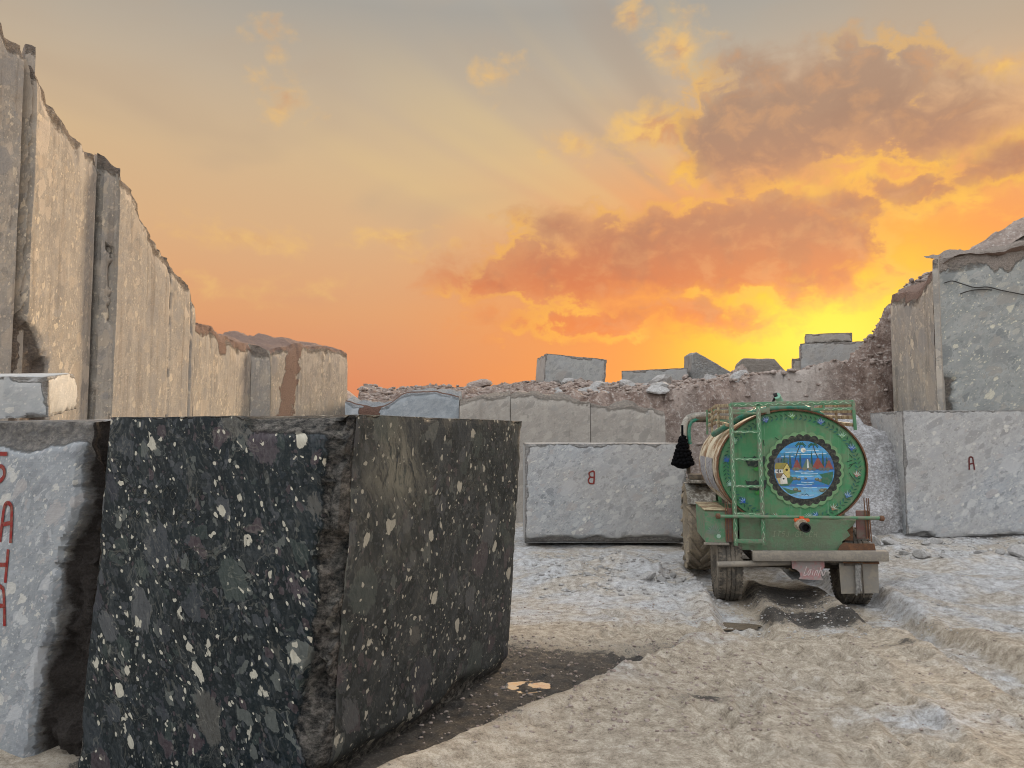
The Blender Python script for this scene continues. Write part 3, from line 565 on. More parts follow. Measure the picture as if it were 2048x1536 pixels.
# ================================================================== SPOIL MOUND, RAMP, FAR HILL
def ridge_h(x): return 3.35 + 0.45 * ss(2.5, 10.5, x) - 0.1 * ss(0, -6, x)
def mound_z(X, Y):
    X = np.asarray(X, float).ravel(); Y = np.asarray(Y, float).ravel(); P = P3(X, Y)
    n = fbm(P, 0.45, 4, seed=101); n2 = fbm(P, 1.8, 5, 0.6, seed=111); n3 = fbm(P, 4.2, 4, 0.6, seed=121, ridged=True)
    top = ridge_h(X) - 0.55 * ss(24.5, 19.3, Y) * ss(9, 2, X)
    bench = -0.6 + (top + 0.6) * ss(19.32, 19.75, Y + 0.25 * n2)
    # ramp climbing to the right, spilling over the right end of the bench
    cx = 5.6 + (Y - 15) * 0.36; t = np.clip((Y - 15.4) / 11.6, 0, 1)
    rz = -0.3 + (ridge_h(X) + 0.3) * (t * 0.55 + 0.45 * t * t * (3 - 2 * t))
    lat = X - cx
    rz = rz - 1.05 * np.maximum(0, -lat - 2.0 + 0.4 * n) + 0.55 * np.exp(-((lat + 1.9) / 0.6) ** 2) * ss(16, 18, Y) + 0.2 * np.exp(-(lat / 0.9) ** 2) * -1
    rz = rz + ss(15.5, 17.5, Y) * ss(21.5, 19.5, Y) * np.maximum(0, X - (9.35 + 0.02 * (Y - 17))) * 0.5
    rz = np.where(Y < 15.4, -0.5 + (rz + 0.5) * ss(14.6, 15.4, Y), rz)
    z = np.where(Y > 19.3, np.maximum(bench, rz), np.maximum(rz, -0.6))
    # steep scree against the end of the right-hand wall
    sc = 4.35 + 1.30 * (X - 10.08 - 0.50 * (Y - 21.5)) - 6.0 * np.maximum(0, 20.2 - Y)
    sc = np.minimum(sc, 6.0)
    z = np.where((X > 9.0), np.maximum(z, sc + 0.25 * n2), z)
    z = z - 0.35 * np.maximum(0, Y - 33) + 0.30 * np.exp(-((X - 2.0) / 1.7) ** 2 - ((Y - 25.2) / 1.6) ** 2)
    z = z - 6.0 * ss(-0.200 * Y, -0.222 * Y, X)
    ramp = np.exp(-(lat / 0.95) ** 2) * ss(15.5, 17, Y) * ss(29, 26, Y)
    z = z + (1 - 0.65 * ramp) * (0.10 * n + 0.15 * n2 + 0.12 * n3 + 0.16 * fbm(P * np.array([1.0, 0.28, 1]), 1.5, 4, 0.6, seed=125, ridged=True))
    return z, ramp
def mound():
    xs = np.arange(-9.5, 24, 0.085); ys = np.array(list(np.arange(14.6, 30, 0.085)) + geo(30, 60, 0.12, 1.12)); X, Y = np.meshgrid(xs, ys); z, ramp = mound_z(X, Y)
    z = np.maximum(z, -0.7)
    P = P3(X, Y); dust = ramp * (0.95 + 0.6 * fbm(P, 1.0, 4, seed=131))
    o = link('spoil_mound', np_mesh('spoil_mound', np.stack([X.ravel(), Y.ravel(), z], 1), grid_faces(len(xs), len(ys)), True, {'dust': dust}), M_SOIL)
    o['kind'] = 'structure'; o['label'] = 'reddish brown spoil mound with a haul ramp climbing behind the tanker'
mound()
def mz1(x, y): return float(mound_z([x], [y])[0][0])
def hill():
    xs = np.linspace(-60, 0, 90); ys = np.linspace(85, 130, 50); X, Y = np.meshgrid(xs, ys); P = P3(X, Y)
    h = 10.5 * np.exp(-((P[:, 0] + 26) / 8.5) ** 2) * np.exp(-((P[:, 1] - 105) / 12) ** 2) * (1 + 0.15 * fbm(P, 0.12, 4, seed=141)) + 0.5 * fbm(P, 0.4, 4, seed=142) - 0.8
    o = link('hill', np_mesh('hill', np.stack([P[:, 0], P[:, 1], h], 1), grid_faces(90, 50), True, {'dust': h * 0 + 0.3}), M_SOIL); o['kind'] = 'structure'
    o['label'] = 'far low hill behind the end of the left wall'
hill()

# ================================================================== SAWN STONE BLOCKS
def rough_block(name, label, cat, size, mat, loc, rotz=0.0, cell=0.05, r=0.05, a0=0.008, a1=0.05, seed=0, shear=(0, 0), extra=None, face=0.003, group=None, tilt=(0, 0), parent=None):
    hx, hy, sz = size[0] / 2, size[1] / 2, size[2]; Vs, Fs, off = [], [], 0
    for ax in range(3):
        for sg in (-1, 1):
            a, b = [(1, 2), (2, 0), (0, 1)][ax]; dims = (2 * hx, 2 * hy, sz)
            na = max(4, int(dims[a] / cell)) + 1; nb = max(4, int(dims[b] / cell)) + 1
            A, B = np.meshgrid(np.linspace(-.5, .5, na), np.linspace(-.5, .5, nb)); p = np.zeros((na * nb, 3)); p[:, a] = A.ravel() * dims[a]; p[:, b] = B.ravel() * dims[b]; p[:, ax] = sg * dims[ax] / 2
            Vs.append(p); Fs.append(grid_faces(na, nb, off, sg < 0)); off += na * nb
    V = np.concatenate(Vs); Fq = np.concatenate(Fs); H = np.array([hx, hy, sz / 2])
    d = H - np.abs(V); ds = np.sort(d, 1); sgn = np.sign(V)
    n1 = fbm(V + seed * 3.1, 3.0, 4, 0.55, seed); n2 = fbm(V + seed * 1.7, 14.0, 4, 0.6, seed + 5)
    rv = r * (1 + 0.9 * n1); rv = np.maximum(rv, r * 0.25)
    e = np.exp(-np.maximum(ds[:, 1], 0) / rv)
    amt = e * (a0 + a1 * np.maximum(0, n1 * 0.8 + n2 * 0.5 + 0.05))
    w = np.exp(-d / np.maximum(rv, 1e-3)[:, None]); inn = -sgn * w; inn /= np.maximum(np.linalg.norm(inn, axis=1), 1e-6)[:, None]
    D = inn * amt[:, None]; chip = np.clip(amt / 0.022, 0, 1.2) * ss(0.15, 0.5, e)
    fn = -sgn * (d < 1e-6); D += fn * (face * (fbm(V, 2.0, 3, seed=seed + 9) + 1))[:, None]
    Q = V.copy(); Q[:, 2] += sz / 2
    soil = np.zeros(len(V))
    if extra is not None:
        D2, c2, s2 = extra(Q, H, n1, n2); D = D + D2; chip = np.maximum(chip, c2); soil = s2
    dusty = ss(0.01, 0.0, H[0] - V[:, 0]); pz = V[:, 2] + sz / 2; pale = dusty * np.clip(1.2 * np.exp(-((V[:, 1] + 0.62) / 0.26) ** 2 - ((pz - sz + 0.33) / 0.26) ** 2) + 0.5 * n1, 0, 1) * (pz > sz - 1.0)  # dusty: weight of a grey tone on each block's local right face
    Q = Q + D; Q[:, 0] += shear[0] * Q[:, 2]; Q[:, 1] += shear[1] * Q[:, 2]
    # weld the six faces
    key = np.round(np.concatenate([V], 1) * 20000).astype(np.int64); _, idx, inv = np.unique(key, axis=0, return_index=True, return_inverse=True)
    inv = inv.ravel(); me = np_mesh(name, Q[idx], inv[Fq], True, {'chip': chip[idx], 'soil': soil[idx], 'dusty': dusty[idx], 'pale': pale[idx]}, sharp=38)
    o = link(name, me, mat, parent, loc, (tilt[0], tilt[1], rotz))
    if label: tag(o, label, cat, group)
    return o

# --- the dark block in front
E1 = Vector((0.430, 0.903, 0)); E2 = Vector((-0.903, 0.430, 0)); NC = Vector((-1.09, 4.25, 0)); L1, L2 = 2.42, 1.93
DB_ROT = math.atan2(-0.430, 0.903); DB_Z0 = -0.34; DB_H = 2.03 - DB_Z0
dbc = NC + E1 * (L1 / 2) + E2 * (L2 / 2)
def dark_extra(Q, H, n1, n2):
    x, y, z = Q[:, 0], Q[:, 1], Q[:, 2]; ex = H[0] - x; ey = y + H[1]; P = Q.copy()
    wz = 0.05 + 0.085 * np.clip(fbm(P * np.array([0.6, 0.6, 1.0]), 2.6, 5, 0.65, seed=201) * 1.5 + 0.40 + 0.35 * ss(1.2, 0.2, z), 0, 1.6)
    k = ss(wz * 1.25, wz * 0.7, ex) * ss(0.16, 0.02, ey)
    rough = fbm(P, 5.0, 5, 0.6, seed=203)
    dep = k * (0.035 + 0.20 * np.clip(rough + 0.2, 0, 1))
    D = np.zeros_like(Q); D[:, 1] += np.maximum(dep, 0) ; D[:, 0] -= np.maximum(dep, 0) * 0.10 * ss(0.05, 0.0, ex)
    # broken upper front edge beside the corner
    tz = 2 * H[2] - z; kt = ss(0.85, 0.55, ex) * ss(0.02, 0.12, ex) * ss(0.16, 0.0, tz) * ss(0.3, 0.0, ey)
    dt = kt * (0.05 + 0.07 * (fbm(P, 4.0, 4, 0.6, seed=205) * 0.5 + 0.5)); D[:, 2] -= dt * 0.55; D[:, 1] += dt * 0.9 * ss(0.2, 0, ey)
    # undercut foot of the right-hand face
    g = z - (0.34 + 0.0 * y); ku = ss(0.10, -0.02, g + 0.10 * fbm(P, 2.0, 3, seed=207)) * ss(0.08, 0.0, ex)
    D[:, 0] -= 0.06 * ku
    c = np.clip(np.maximum(k * 1.1, kt), 0, 1.2)
    return D, np.maximum(c, ku * 0.5), np.zeros(len(Q))
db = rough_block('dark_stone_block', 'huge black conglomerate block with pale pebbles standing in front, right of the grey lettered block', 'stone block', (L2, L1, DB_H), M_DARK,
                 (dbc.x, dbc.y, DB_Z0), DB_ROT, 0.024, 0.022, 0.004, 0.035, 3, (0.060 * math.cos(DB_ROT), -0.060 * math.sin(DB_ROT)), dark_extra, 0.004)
SH = (0.060 * math.cos(DB_ROT), -0.060 * math.sin(DB_ROT))
def db_front(x, z, h): return (x + SH[0] * z, -L1 / 2 - 0.0025 - h * 0.001 + SH[1] * z, z)

GLYPH = {'S': [[(.85, .95), (.2, .95), (.15, .55), (.7, .55), (.85, .3), (.6, .05), (.1, .05)]], 'A': [[(.08, 0), (.18, .8), (.3, 1), (.62, 1), (.78, .8), (.9, 0)], [(.15, .45), (.85, .5)]],
         'H': [[(.1, 1), (.14, 0)], [(.86, 1), (.88, 0)], [(.12, .48), (.88, .52)]], '2': [[(.1, .8), (.4, 1), (.8, .85), (.7, .5), (.1, .02), (.9, .05)]],
         '0': [[(.5, 1), (.15, .7), (.15, .3), (.5, 0), (.85, .3), (.85, .7), (.5, 1)]], '7': [[(.1, .95), (.9, 1), (.4, 0)]], '4': [[(.7, 0), (.7, 1), (.1, .35), (.95, .35)]],
         '6': [[(.8, .95), (.3, .6), (.15, .25), (.5, 0), (.85, .25), (.5, .5), (.2, .35)]], '9': [[(.8, .7), (.5, .5), (.2, .7), (.5, 1), (.8, .75), (.7, 0)]],
         '5': [[(.9, 1), (.3, 1), (.2, .6), (.6, .6), (.85, .3), (.5, 0), (.1, .1)]], '1': [[(.3, .8), (.55, 1), (.5, 0)]], 'x': [[(.1, .6), (.9, 0)], [(.1, 0), (.9, .6)]], '.': [[(.4, .0), (.5, .06)]],
         'I': [[(.2, 1), (.8, 1)], [(.5, 1), (.45, 0)], [(.2, 0), (.7, 0)]], 'T': [[(.1, 1), (.9, 1)], [(.5, 1), (.45, 0)]], 'J': [[(.7, 1), (.65, .2), (.4, 0), (.1, .15)]],
         'G': [[(.9, .85), (.5, 1), (.15, .6), (.2, .15), (.6, 0), (.9, .2), (.88, .5), (.6, .5)]], 'C': [[(.9, .9), (.4, 1), (.12, .5), (.4, 0), (.9, .1)]], 'E': [[(.9, 1), (.15, 1), (.12, 0), (.9, 0)], [(.15, .5), (.7, .5)]],
         'M': [[(.1, 0), (.12, 1), (.5, .4), (.88, 1), (.9, 0)]], 'L': [[(.2, 1), (.15, 0), (.85, .02)]], 'R': [[(.15, 0), (.15, 1), (.75, .95), (.75, .55), (.15, .5), (.85, 0)]], 'K': [[(.15, 0), (.15, 1)], [(.85, 1), (.15, .45), (.9, 0)]], 'B': [[(.15, 0), (.15, 1), (.7, .95), (.8, .75), (.6, .53), (.15, .52)], [(.6, .53), (.9, .3), (.75, .03), (.15, 0)]],
         'a': [[(.8, .55), (.4, .6), (.15, .3), (.4, 0), (.75, .2), (.8, .55), (.85, 0)]], 'i': [[(.4, .55), (.45, 0)], [(.42, .75), (.46, .8)]], 'n': [[(.1, 0), (.15, .55), (.5, .6), (.75, .45), (.8, 0)]], 'u': [[(.15, .55), (.2, .1), (.5, 0), (.75, .15), (.8, .55), (.85, 0)]], 'h': [[(.15, 0), (.2, 1)], [(.2, .4), (.5, .6), (.75, .45), (.8, 0)]]}
def write(pt, text, x, y, w, h, lw, col, dx=None, mirror=False, slant=0.0, rise=0.0, wob=0.0):
    for i, chx in enumerate(text):
        if chx in GLYPH:
            for st in GLYPH[chx]:
                q = []
                for j, (a, b) in enumerate(st):
                    a = 1 - a if mirror else a; X = x + a * w + slant * b * h; q.append((X + random.uniform(-wob, wob), y + b * h + rise * (X - x) + random.uniform(-wob, wob)))
                s = [(p.x, p.y) for p in catmull([(a, b, 0) for a, b in q], 5)] if len(q) > 2 else q
                pt.line(s, lw, col)
        x += (dx or w * 1.2)
pt = Paint(); ink = (0.012, 0.014, 0.015)
write(pt, '92x200 74', -0.70, 1.845, 0.060, 0.070, 0.0045, ink, 0.072, slant=0.25, rise=0.06, wob=0.004); write(pt, '26.79.655', -0.70, 1.715, 0.055, 0.066, 0.0045, ink, 0.068, slant=0.25, rise=0.06, wob=0.004)
write(pt, '1167', -0.16, 1.43, 0.045, 0.08, 0.0045, ink, 0.05, slant=0.15, wob=0.003)
pt.line([(-0.05 + 0.17 * math.cos(a), 1.475 + 0.085 * math.sin(a)) for a in [i * 2 * math.pi / 30 for i in range(31)]], 0.0045, ink)
w_ = pt.obj('handwritten_numbers', M_PAINT, db, db_front); w_['label'] = 'faint black handwritten numbers on the dark face'; w_['kind'] = 'stuff'

# --- grey block with red letters at the left edge
GL = 2.6; gn = NC + E2 * (L2 + 0.13) + E1 * (-0.02)
gbc = gn + E2 * (GL / 2) + E1 * 0.95
def grey_extra(Q, H, n1, n2):
    x, y, z = Q[:, 0], Q[:, 1], Q[:, 2]; ex = H[0] - x; ey = y + H[1]; tz = 2 * H[2] - z; P = Q.copy(); D = np.zeros_like(Q)
    line = 0.03 + 0.14 * ss(1.75, 1.35, z) + 0.16 * ss(1.3, 0.2, z) + 0.05 * fbm(P * np.array([0.2, 0.2, 1]), 3.0, 3, seed=301)
    k = ss(line + 0.05 + 0.03 * n2, line - 0.03 + 0.03 * n2, ex) * ss(0.3, 0.0, ey) * ss(2.3, 1.9, z)
    dep = k * (0.17 + 0.14 * fbm(P, 5, 5, 0.65, seed=303)); D[:, 1] += np.maximum(dep, 0)
    kt = ss(0.22, 0.10, tz + 0.10 * fbm(P, 2.4, 3, seed=305)) * ss(0.25, 0.0, ey); dt = kt * (0.035 + 0.05 * (0.5 + 0.5 * fbm(P, 7, 4, seed=307))); D[:, 1] += dt; D[:, 2] -= dt * 0.2 * ss(0.06, 0, tz)
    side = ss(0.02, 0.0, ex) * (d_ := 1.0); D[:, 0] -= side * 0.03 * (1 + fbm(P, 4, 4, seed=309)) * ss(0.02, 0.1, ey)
    return D, np.clip(np.maximum(np.maximum(k, kt), side * 1.0), 0, 1.2), np.maximum(side * 0.9, k * (0.75 + 0.35 * fbm(P, 4, 3, seed=311)))  # soil value darkens the crevice side: wet stone with gap shade put into colour
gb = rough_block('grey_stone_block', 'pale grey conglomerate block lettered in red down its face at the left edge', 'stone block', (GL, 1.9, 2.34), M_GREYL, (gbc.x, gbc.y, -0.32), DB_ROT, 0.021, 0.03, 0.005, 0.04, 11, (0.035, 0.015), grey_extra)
pt = Paint(); red = (0.23, 0.016, 0.014)
for (ch, py0, py1, px0, px1) in (('S', 906, 966, -34, 17), ('A', 1010, 1080, -2, 28), ('H', 1100, 1158, -28, 22), ('A', 1175, 1242, -30, 20)):
    inv = Matrix.Rotation(-DB_ROT, 4, 'Z')
    def hit(px, py):
        d = inv @ ray(px, py); o = inv @ (Vector((0, 0, CAM_H)) - gb.location); t = (-0.95 + 0.015 * 1.2 - o.y) / d.y; p = o + d * t; return p.x - 0.035 * p.z, p.z
    a = hit(px0, py1); b = hit(px1, py0); pt = Paint(); write(pt, ch, a[0], a[1], b[0] - a[0], b[1] - a[1], 0.030, red, wob=0.006)
    w_ = pt.obj('red_painted_letter', M_PAINT, gb, lambda x, z, h: (x + 0.035 * z, -0.95 - 0.003 - h * 0.001 + 0.015 * z, z)); w_['label'] = 'red sprayed capital letter ' + ch
# --- slab lying behind, on top
p = at(60, 826, 6.4)
rough_block('pale_stone_slab', 'pale dusty stone slab with broken end lying on top of the grey lettered block', 'stone slab', (2.2, 0.9, 0.34), M_SLAB, (-4.80, 6.05, 2.045), R(17), 0.03, 0.028, 0.006, 0.07, 23, tilt=(R(6), R(-2.0)))

# --- blocks B and A across the floor
def face_block(name, label, px0, px1, ytop, ybot, Y, depth, mat, seed, rotz=0.0, cell=0.06, a1=0.05, r=0.05, tilt=(0, 0), extra=None, group=None):
    a = at(px0, ybot, Y); b = at(px1, ytop, Y); w = b.x - a.x; c = Vector(((a.x + b.x) / 2, Y, a.z)); back = Vector((-math.sin(rotz), math.cos(rotz), 0)) * depth / 2
    return rough_block(name, label, 'stone block', (w, depth, b.z - a.z), mat, tuple(c + back), rotz, cell, r, 0.008, a1, seed, tilt=tilt, extra=extra, group=group), w, b.z - a.z
def under(seed):
    def f(Q, H, n1, n2):
        k = ss(0.16, 0.0, Q[:, 2] + 0.12 * fbm(Q, 2.0, 3, seed=seed)) * ss(0.2, 0, Q[:, 1] + H[1]); D = np.zeros_like(Q); D[:, 1] += 0.12 * k; D[:, 2] += 0.06 * k; return D, k * 0.7, np.zeros(len(Q))
    return f
bb, bw, bh = face_block('grey_stone_block', 'long grey sawn block marked with a red letter B beside the tractor wheel', 1049, 1374, 886, 1089, 14.5, 1.5, M_GREY, 31, R(0.5), extra=under(401))
pt = Paint(); k = 1518 / 14.5
write(pt, 'B', (1175 - 1211) / k, (1089 - 969) / k, 14 / k, 23 / k, 0.030, (0.20, 0.018, 0.018), mirror=True, wob=0.006)
w_ = pt.obj('red_painted_letter', M_PAINT, bb, lambda x, z, h: (x, -0.75 - 0.004 - h * 0.001, z)); w_['label'] = 'mirrored red letter B'
ba, aw, ah = face_block('grey_stone_block', 'tall pale grey sawn block marked with a red letter A at the right edge', 1820, 2171, 820, 1082, 14.7, 1.6, M_GREY, 37, R(-4), extra=under(403))
pt = Paint(); k = 1518 / 14.85
write(pt, 'A', (1939 - 1995) / k, (1082 - 943) / k, 12 / k, 24 / k, 0.028, (0.11, 0.012, 0.016), wob=0.006)
w_ = pt.obj('red_painted_letter', M_PAINT, ba, lambda x, z, h: (x, -0.80 - 0.004 - h * 0.001, z)); w_['label'] = 'dark red letter A'
# --- rough boulder between the tanker and block A
def boulder(name, label, cat, c, size, mat, seed, n=90, rot=0.0, squ=0.55):
    U, Vv = np.meshgrid(np.linspace(0, 2 * math.pi, n), np.linspace(0, math.pi, n // 2)); S = np.stack([np.cos(U) * np.sin(Vv), np.sin(U) * np.sin(Vv), np.cos(Vv)], -1).reshape(-1, 3)
    S = np.sign(S) * np.abs(S) ** squ; rg = np.random.RandomState(seed)
    for _ in range(14):
        nn = rg.normal(size=3); nn /= np.linalg.norm(nn); S = S - np.maximum(0, S @ nn - rg.uniform(0.62, 0.92))[:, None] * nn
    P = S * np.array(size) / 2
    dsp = 0.22 * fbm(P + seed, 1.1, 3, seed=seed) + 0.14 * fbm(P + seed, 2.6, 5, 0.6, seed=seed + 3, ridged=True); Q = P * (1 + dsp / (np.linalg.norm(P, axis=1) + 0.2))[:, None]; Q[:, 2] += size[2] / 2
    me = np_mesh(name, Q, grid_faces(n, n // 2), True, {'chip': np.full(len(Q), 0.8), 'soil': np.zeros(len(Q))}, sharp=50)
    o = link(name, me, mat, None, c, (0, 0, rot)); return tag(o, label, cat)
p = at(1745, 1062, 15.4); boulder('rough_boulder', 'rough pale unsawn boulder between the green tanker and the block marked A', 'boulder', (6.92, 15.62, -0.30), (2.2, 1.5, 2.62), M_ROUGHROCK, 501, 220, 0.1, 0.62)

# ================================================================== QUARRY WALLS
def cliff(name, parent, A, B, tops, mat, thick=2.5, cell=0.07, zbot=-0.4, seed=0, joints=(), soil=None, chip=None, rise=0.15, amp=0.02, label=None, cap_soil=0.6, jag=0.10, ends=True, ew=1.0):
    A, B = Vector(A), Vector(B); L = (B - A).length; t = (B - A) / L; n = Vector((t.y, -t.x))      # n points to the right of A->B: out of the rock
    prof = []
    for (px, py) in tops:
        d = ray(px, py); den = d.x * n.x + d.y * n.y; k = (A.x * n.x + A.y * n.y) / den; q = Vector((0, 0, CAM_H)) + d * k; prof.append(((Vector((q.x, q.y)) - A).dot(t), q.z))
    prof.sort(); ps = np.array([p[0] for p in prof]); pz = np.array([p[1] for p in prof])
    nu = max(6, int(L / cell)) + 1; s = np.linspace(0, L, nu); top = np.interp(s, ps, pz)
    top = top + jag * fbm(P3(s, s * 0 + seed), 1.1, 4, 0.5, seed=seed); nv = max(6, int((top.max() - zbot) / cell)) + 1
    vv = np.linspace(0, 1, nv); Sg, Vg = np.meshgrid(s, vv); Z = zbot + Vg * (top[None, :] - zbot); S1 = Sg.ravel(); Z1 = Z.ravel(); T1 = np.tile(top, nv)
    Wx = A.x + t.x * S1; Wy = A.y + t.y * S1; P = P3(Wx, Wy, Z1); below = T1 - Z1
    f1 = fbm(P, 0.9, 4, seed=seed + 1); f2 = fbm(P, 4.0, 5, 0.62, seed=seed + 2)
    back = amp * f1 + 0.006 * f2; edge = np.exp(-below / (ew * (0.10 + 0.12 * (f1 + 1)))); back = back + edge * (0.06 + 0.16 * np.maximum(0, f2 + 0.3)); ch = np.clip(edge * 1.3 * (0.7 + f2), 0, 1)
    for (js, w, dep) in joints: g = ss(w, w * 0.3, np.abs(S1 - js * L - 0.02 * f2)); back = back + dep * g; ch = np.maximum(ch, g * 0.35)
    sl = np.zeros(len(S1)); px, py = proj(P)
    if soil: sl = soil(px, py, below, f1, f2)
    if chip: c2 = chip(px, py, f1, f2); back = back + c2 * (0.10 + 0.16 * (f2 + 0.6)); ch = np.maximum(ch, c2)
    V = np.stack([Wx - n.x * back, Wy - n.y * back, Z1], 1); Fq = [grid_faces(nu, nv)]; attr_c = [ch]; attr_s = [sl]; Vs = [V]; off = len(V)
    nb = max(4, int(thick / (cell * 2))) + 1; bb_ = np.linspace(0, thick, nb); bb_[0] = 0.0; Sg, Bg = np.meshgrid(s, bb_); topr = V[-nu:]
    X = np.tile(topr[:, 0], nb) - n.x * Bg.ravel(); Y = np.tile(topr[:, 1], nb) - n.y * Bg.ravel(); Zb = np.tile(topr[:, 2], nb) + rise * Bg.ravel()
    Zb = Zb + ss(0, 0.4, Bg.ravel()) * 0.22 * (fbm(P3(X, Y, Zb), 1.4, 4, 0.6, seed=seed + 4) + 0.25); Vs.append(np.stack([X, Y, Zb], 1)); Fq.append(grid_faces(nu, nb, off)); attr_c.append(np.full(nu * nb, 0.8)); attr_s.append(np.full(nu * nb, cap_soil)); off += nu * nb
    if ends:
        for col in ((0, nu - 1) if ends is True else ends):
            e = V[col::nu]; nd = max(4, int(thick / (cell * 1.5))) + 1; dd = np.linspace(0, thick, nd); X = (e[:, 0][:, None] - n.x * dd[None, :]).ravel(); Y = (e[:, 1][:, None] - n.y * dd[None, :]).ravel(); Zc = np.tile(e[:, 2][:, None], (1, nd))
            ztop = Vs[1].reshape(nb, nu, 3)[:, col, 2]; zt = np.interp(dd, bb_, ztop); Zc = zbot + (Zc - zbot) * (zt - zbot)[None, :] / max(e[-1, 2] - zbot, 1e-3); Zc = Zc.ravel()
            Vs.append(np.stack([X, Y, Zc], 1)); Fq.append(grid_faces(nd, nv, off, col == nu - 1)); attr_c.append(np.zeros(nd * nv) + 0.1); attr_s.append(np.zeros(nd * nv)); off += nd * nv
    Vall = np.concatenate(Vs) - np.array(parent.location)
    o = link(name, np_mesh(name, Vall, np.concatenate(Fq), True, {'chip': np.concatenate(attr_c), 'soil': np.concatenate(attr_s)}, sharp=45), mat, parent)
    if label: o['label'] = label
    return o
def pl(px, Y): d = ray(px, 800); return (d.x / d.y * Y, Y)
wl = thing('quarry_wall', 'tall tan sawn quarry wall stepping down along the left side', 'quarry wall', (*pl(175, 16.1), -0.4))
a, b = pl(-260, 11.6), pl(19, 13.55); cliff('wall_panel', wl, a, b, [(-260, -420), (-60, -120), (0, 22), (10, 45), (20, 70)], M_WALL, seed=601, joints=((0.93, 0.05, 0.10),), cell=0.10)
a, b = pl(41, 13.75), pl(176, 16.1)
cliff('wall_panel', wl, a, b, [(15, 70), (40, 75), (50, 92), (62, 112), (76, 122), (90, 170), (104, 208), (122, 232), (150, 266), (176, 296)], M_WALL, seed=611, cell=0.06,
      joints=((0.02, 0.06, 0.2),), chip=lambda px, py, f1, f2: ss(0, 14, (98 - 60 * ss(740, 560, py)) - px + 14 * f2) * ss(545, 590, py + 20 * f1))
a, b = pl(19.5, 13.9), pl(41, 14.0); cliff('wall_panel', wl, a, b, [(20, 78), (40, 82)], M_WALL, seed=615, cell=0.06)
a, b = pl(178, 16.2), pl(225, 16.45); cliff('wall_panel', wl, a, b, [(176, 293), (195, 298), (210, 312), (226, 332)], M_WALL, seed=621, cell=0.06, joints=((0.03, 0.08, 0.15), (0.93, 0.05, 0.05)), label='shaded narrow return face', chip=lambda px, py, f1, f2: ss(6, 12, px - 210 + 10 * f2) * ss(0.25, 0.4, f1))
a, b = pl(226, 16.45), pl(386, 20.1)
cliff('wall_panel', wl, a, b, [(226, 330), (246, 345), (275, 386), (288, 430), (300, 455), (320, 492), (345, 522), (362, 556), (384, 576), (388, 600)], M_WALL, seed=631, cell=0.06, joints=((0.63, 0.03, 0.03), (0.93, 0.03, 0.05)))
a, b = pl(387, 20.15), pl(500, 24.3)
cliff('wall_panel', wl, a, b, [(386, 634), (400, 645), (430, 655), (452, 672), (480, 686), (500, 687)], M_WALL, seed=641, cell=0.07, joints=((0.25, 0.03, 0.03), (0.72, 0.04, 0.06)),
      soil=lambda px, py, bl, f1, f2: np.clip(ss(0.35, 0.1, bl + 0.3 * f2) * 0.8 + ss(12, 4, np.abs(px - 446)) * ss(725, 690, py), 0, 1))
a, b = pl(501, 24.3), pl(540, 24.75); cliff('wall_panel', wl, a, b, [(500, 684), (520, 690), (541, 702)], M_WALL, seed=651, cell=0.07, label='shaded narrow return face')
a, b = pl(541, 24.75), pl(694, 30.3)
cliff('wall_panel', wl, a, b, [(541, 704), (560, 697), (585, 690), (610, 689), (650, 692), (680, 697), (692, 706)], M_WALL, seed=661, cell=0.08, joints=((0.30, 0.04, 0.03),),
      soil=lambda px, py, bl, f1, f2: np.clip(ss(20, 6, np.abs(px - (588 - (py - 700) * 0.14)) + 14 * f2) + ss(0.2, 0.05, bl) * 0.6, 0, 1))
# centre bench
wb = thing('bench_wall', 'low brown grey bench face of sawn stone behind the block marked B', 'quarry wall', (1.0, 19.2, -0.4))
def bench(p0, p1, tops, mat, seed, Y, **k): return cliff('bench_panel', wb, pl(p0, Y), pl(p1, Y + 0.02), tops, mat, 1.2, 0.06, -0.5, seed, rise=0.0, ew=0.35, cap_soil=0.3, **k)
bench(690, 918, [(690, 796), (720, 800), (745, 806), (775, 797), (800, 789), (835, 786), (870, 784), (918, 793)], M_BLUEROCK, 701, 19.0, jag=0.22, label='blue grey bedded rock face', amp=0.08, soil=lambda px, py, bl, f1, f2: np.clip(ss(26, 8, np.abs(px - 742) + 24 * f2) + ss(0.05, 0.02, bl), 0, 1))
bench(919, 1021, [(919, 803), (940, 800), (970, 794), (1021, 788)], M_BENCH, 711, 18.9, joints=((0.98, 0.03, 0.06), (0.08, 0.02, 0.04)))
bench(1022, 1180, [(1022, 788), (1060, 785), (1110, 792), (1150, 796), (1180, 800)], M_BENCH, 721, 18.9)
bench(1181, 1330, [(1181, 806), (1210, 812), (1260, 810), (1300, 815), (1330, 820)], M_BENCH, 731, 18.93, joints=((0.6, 0.02, 0.03),))
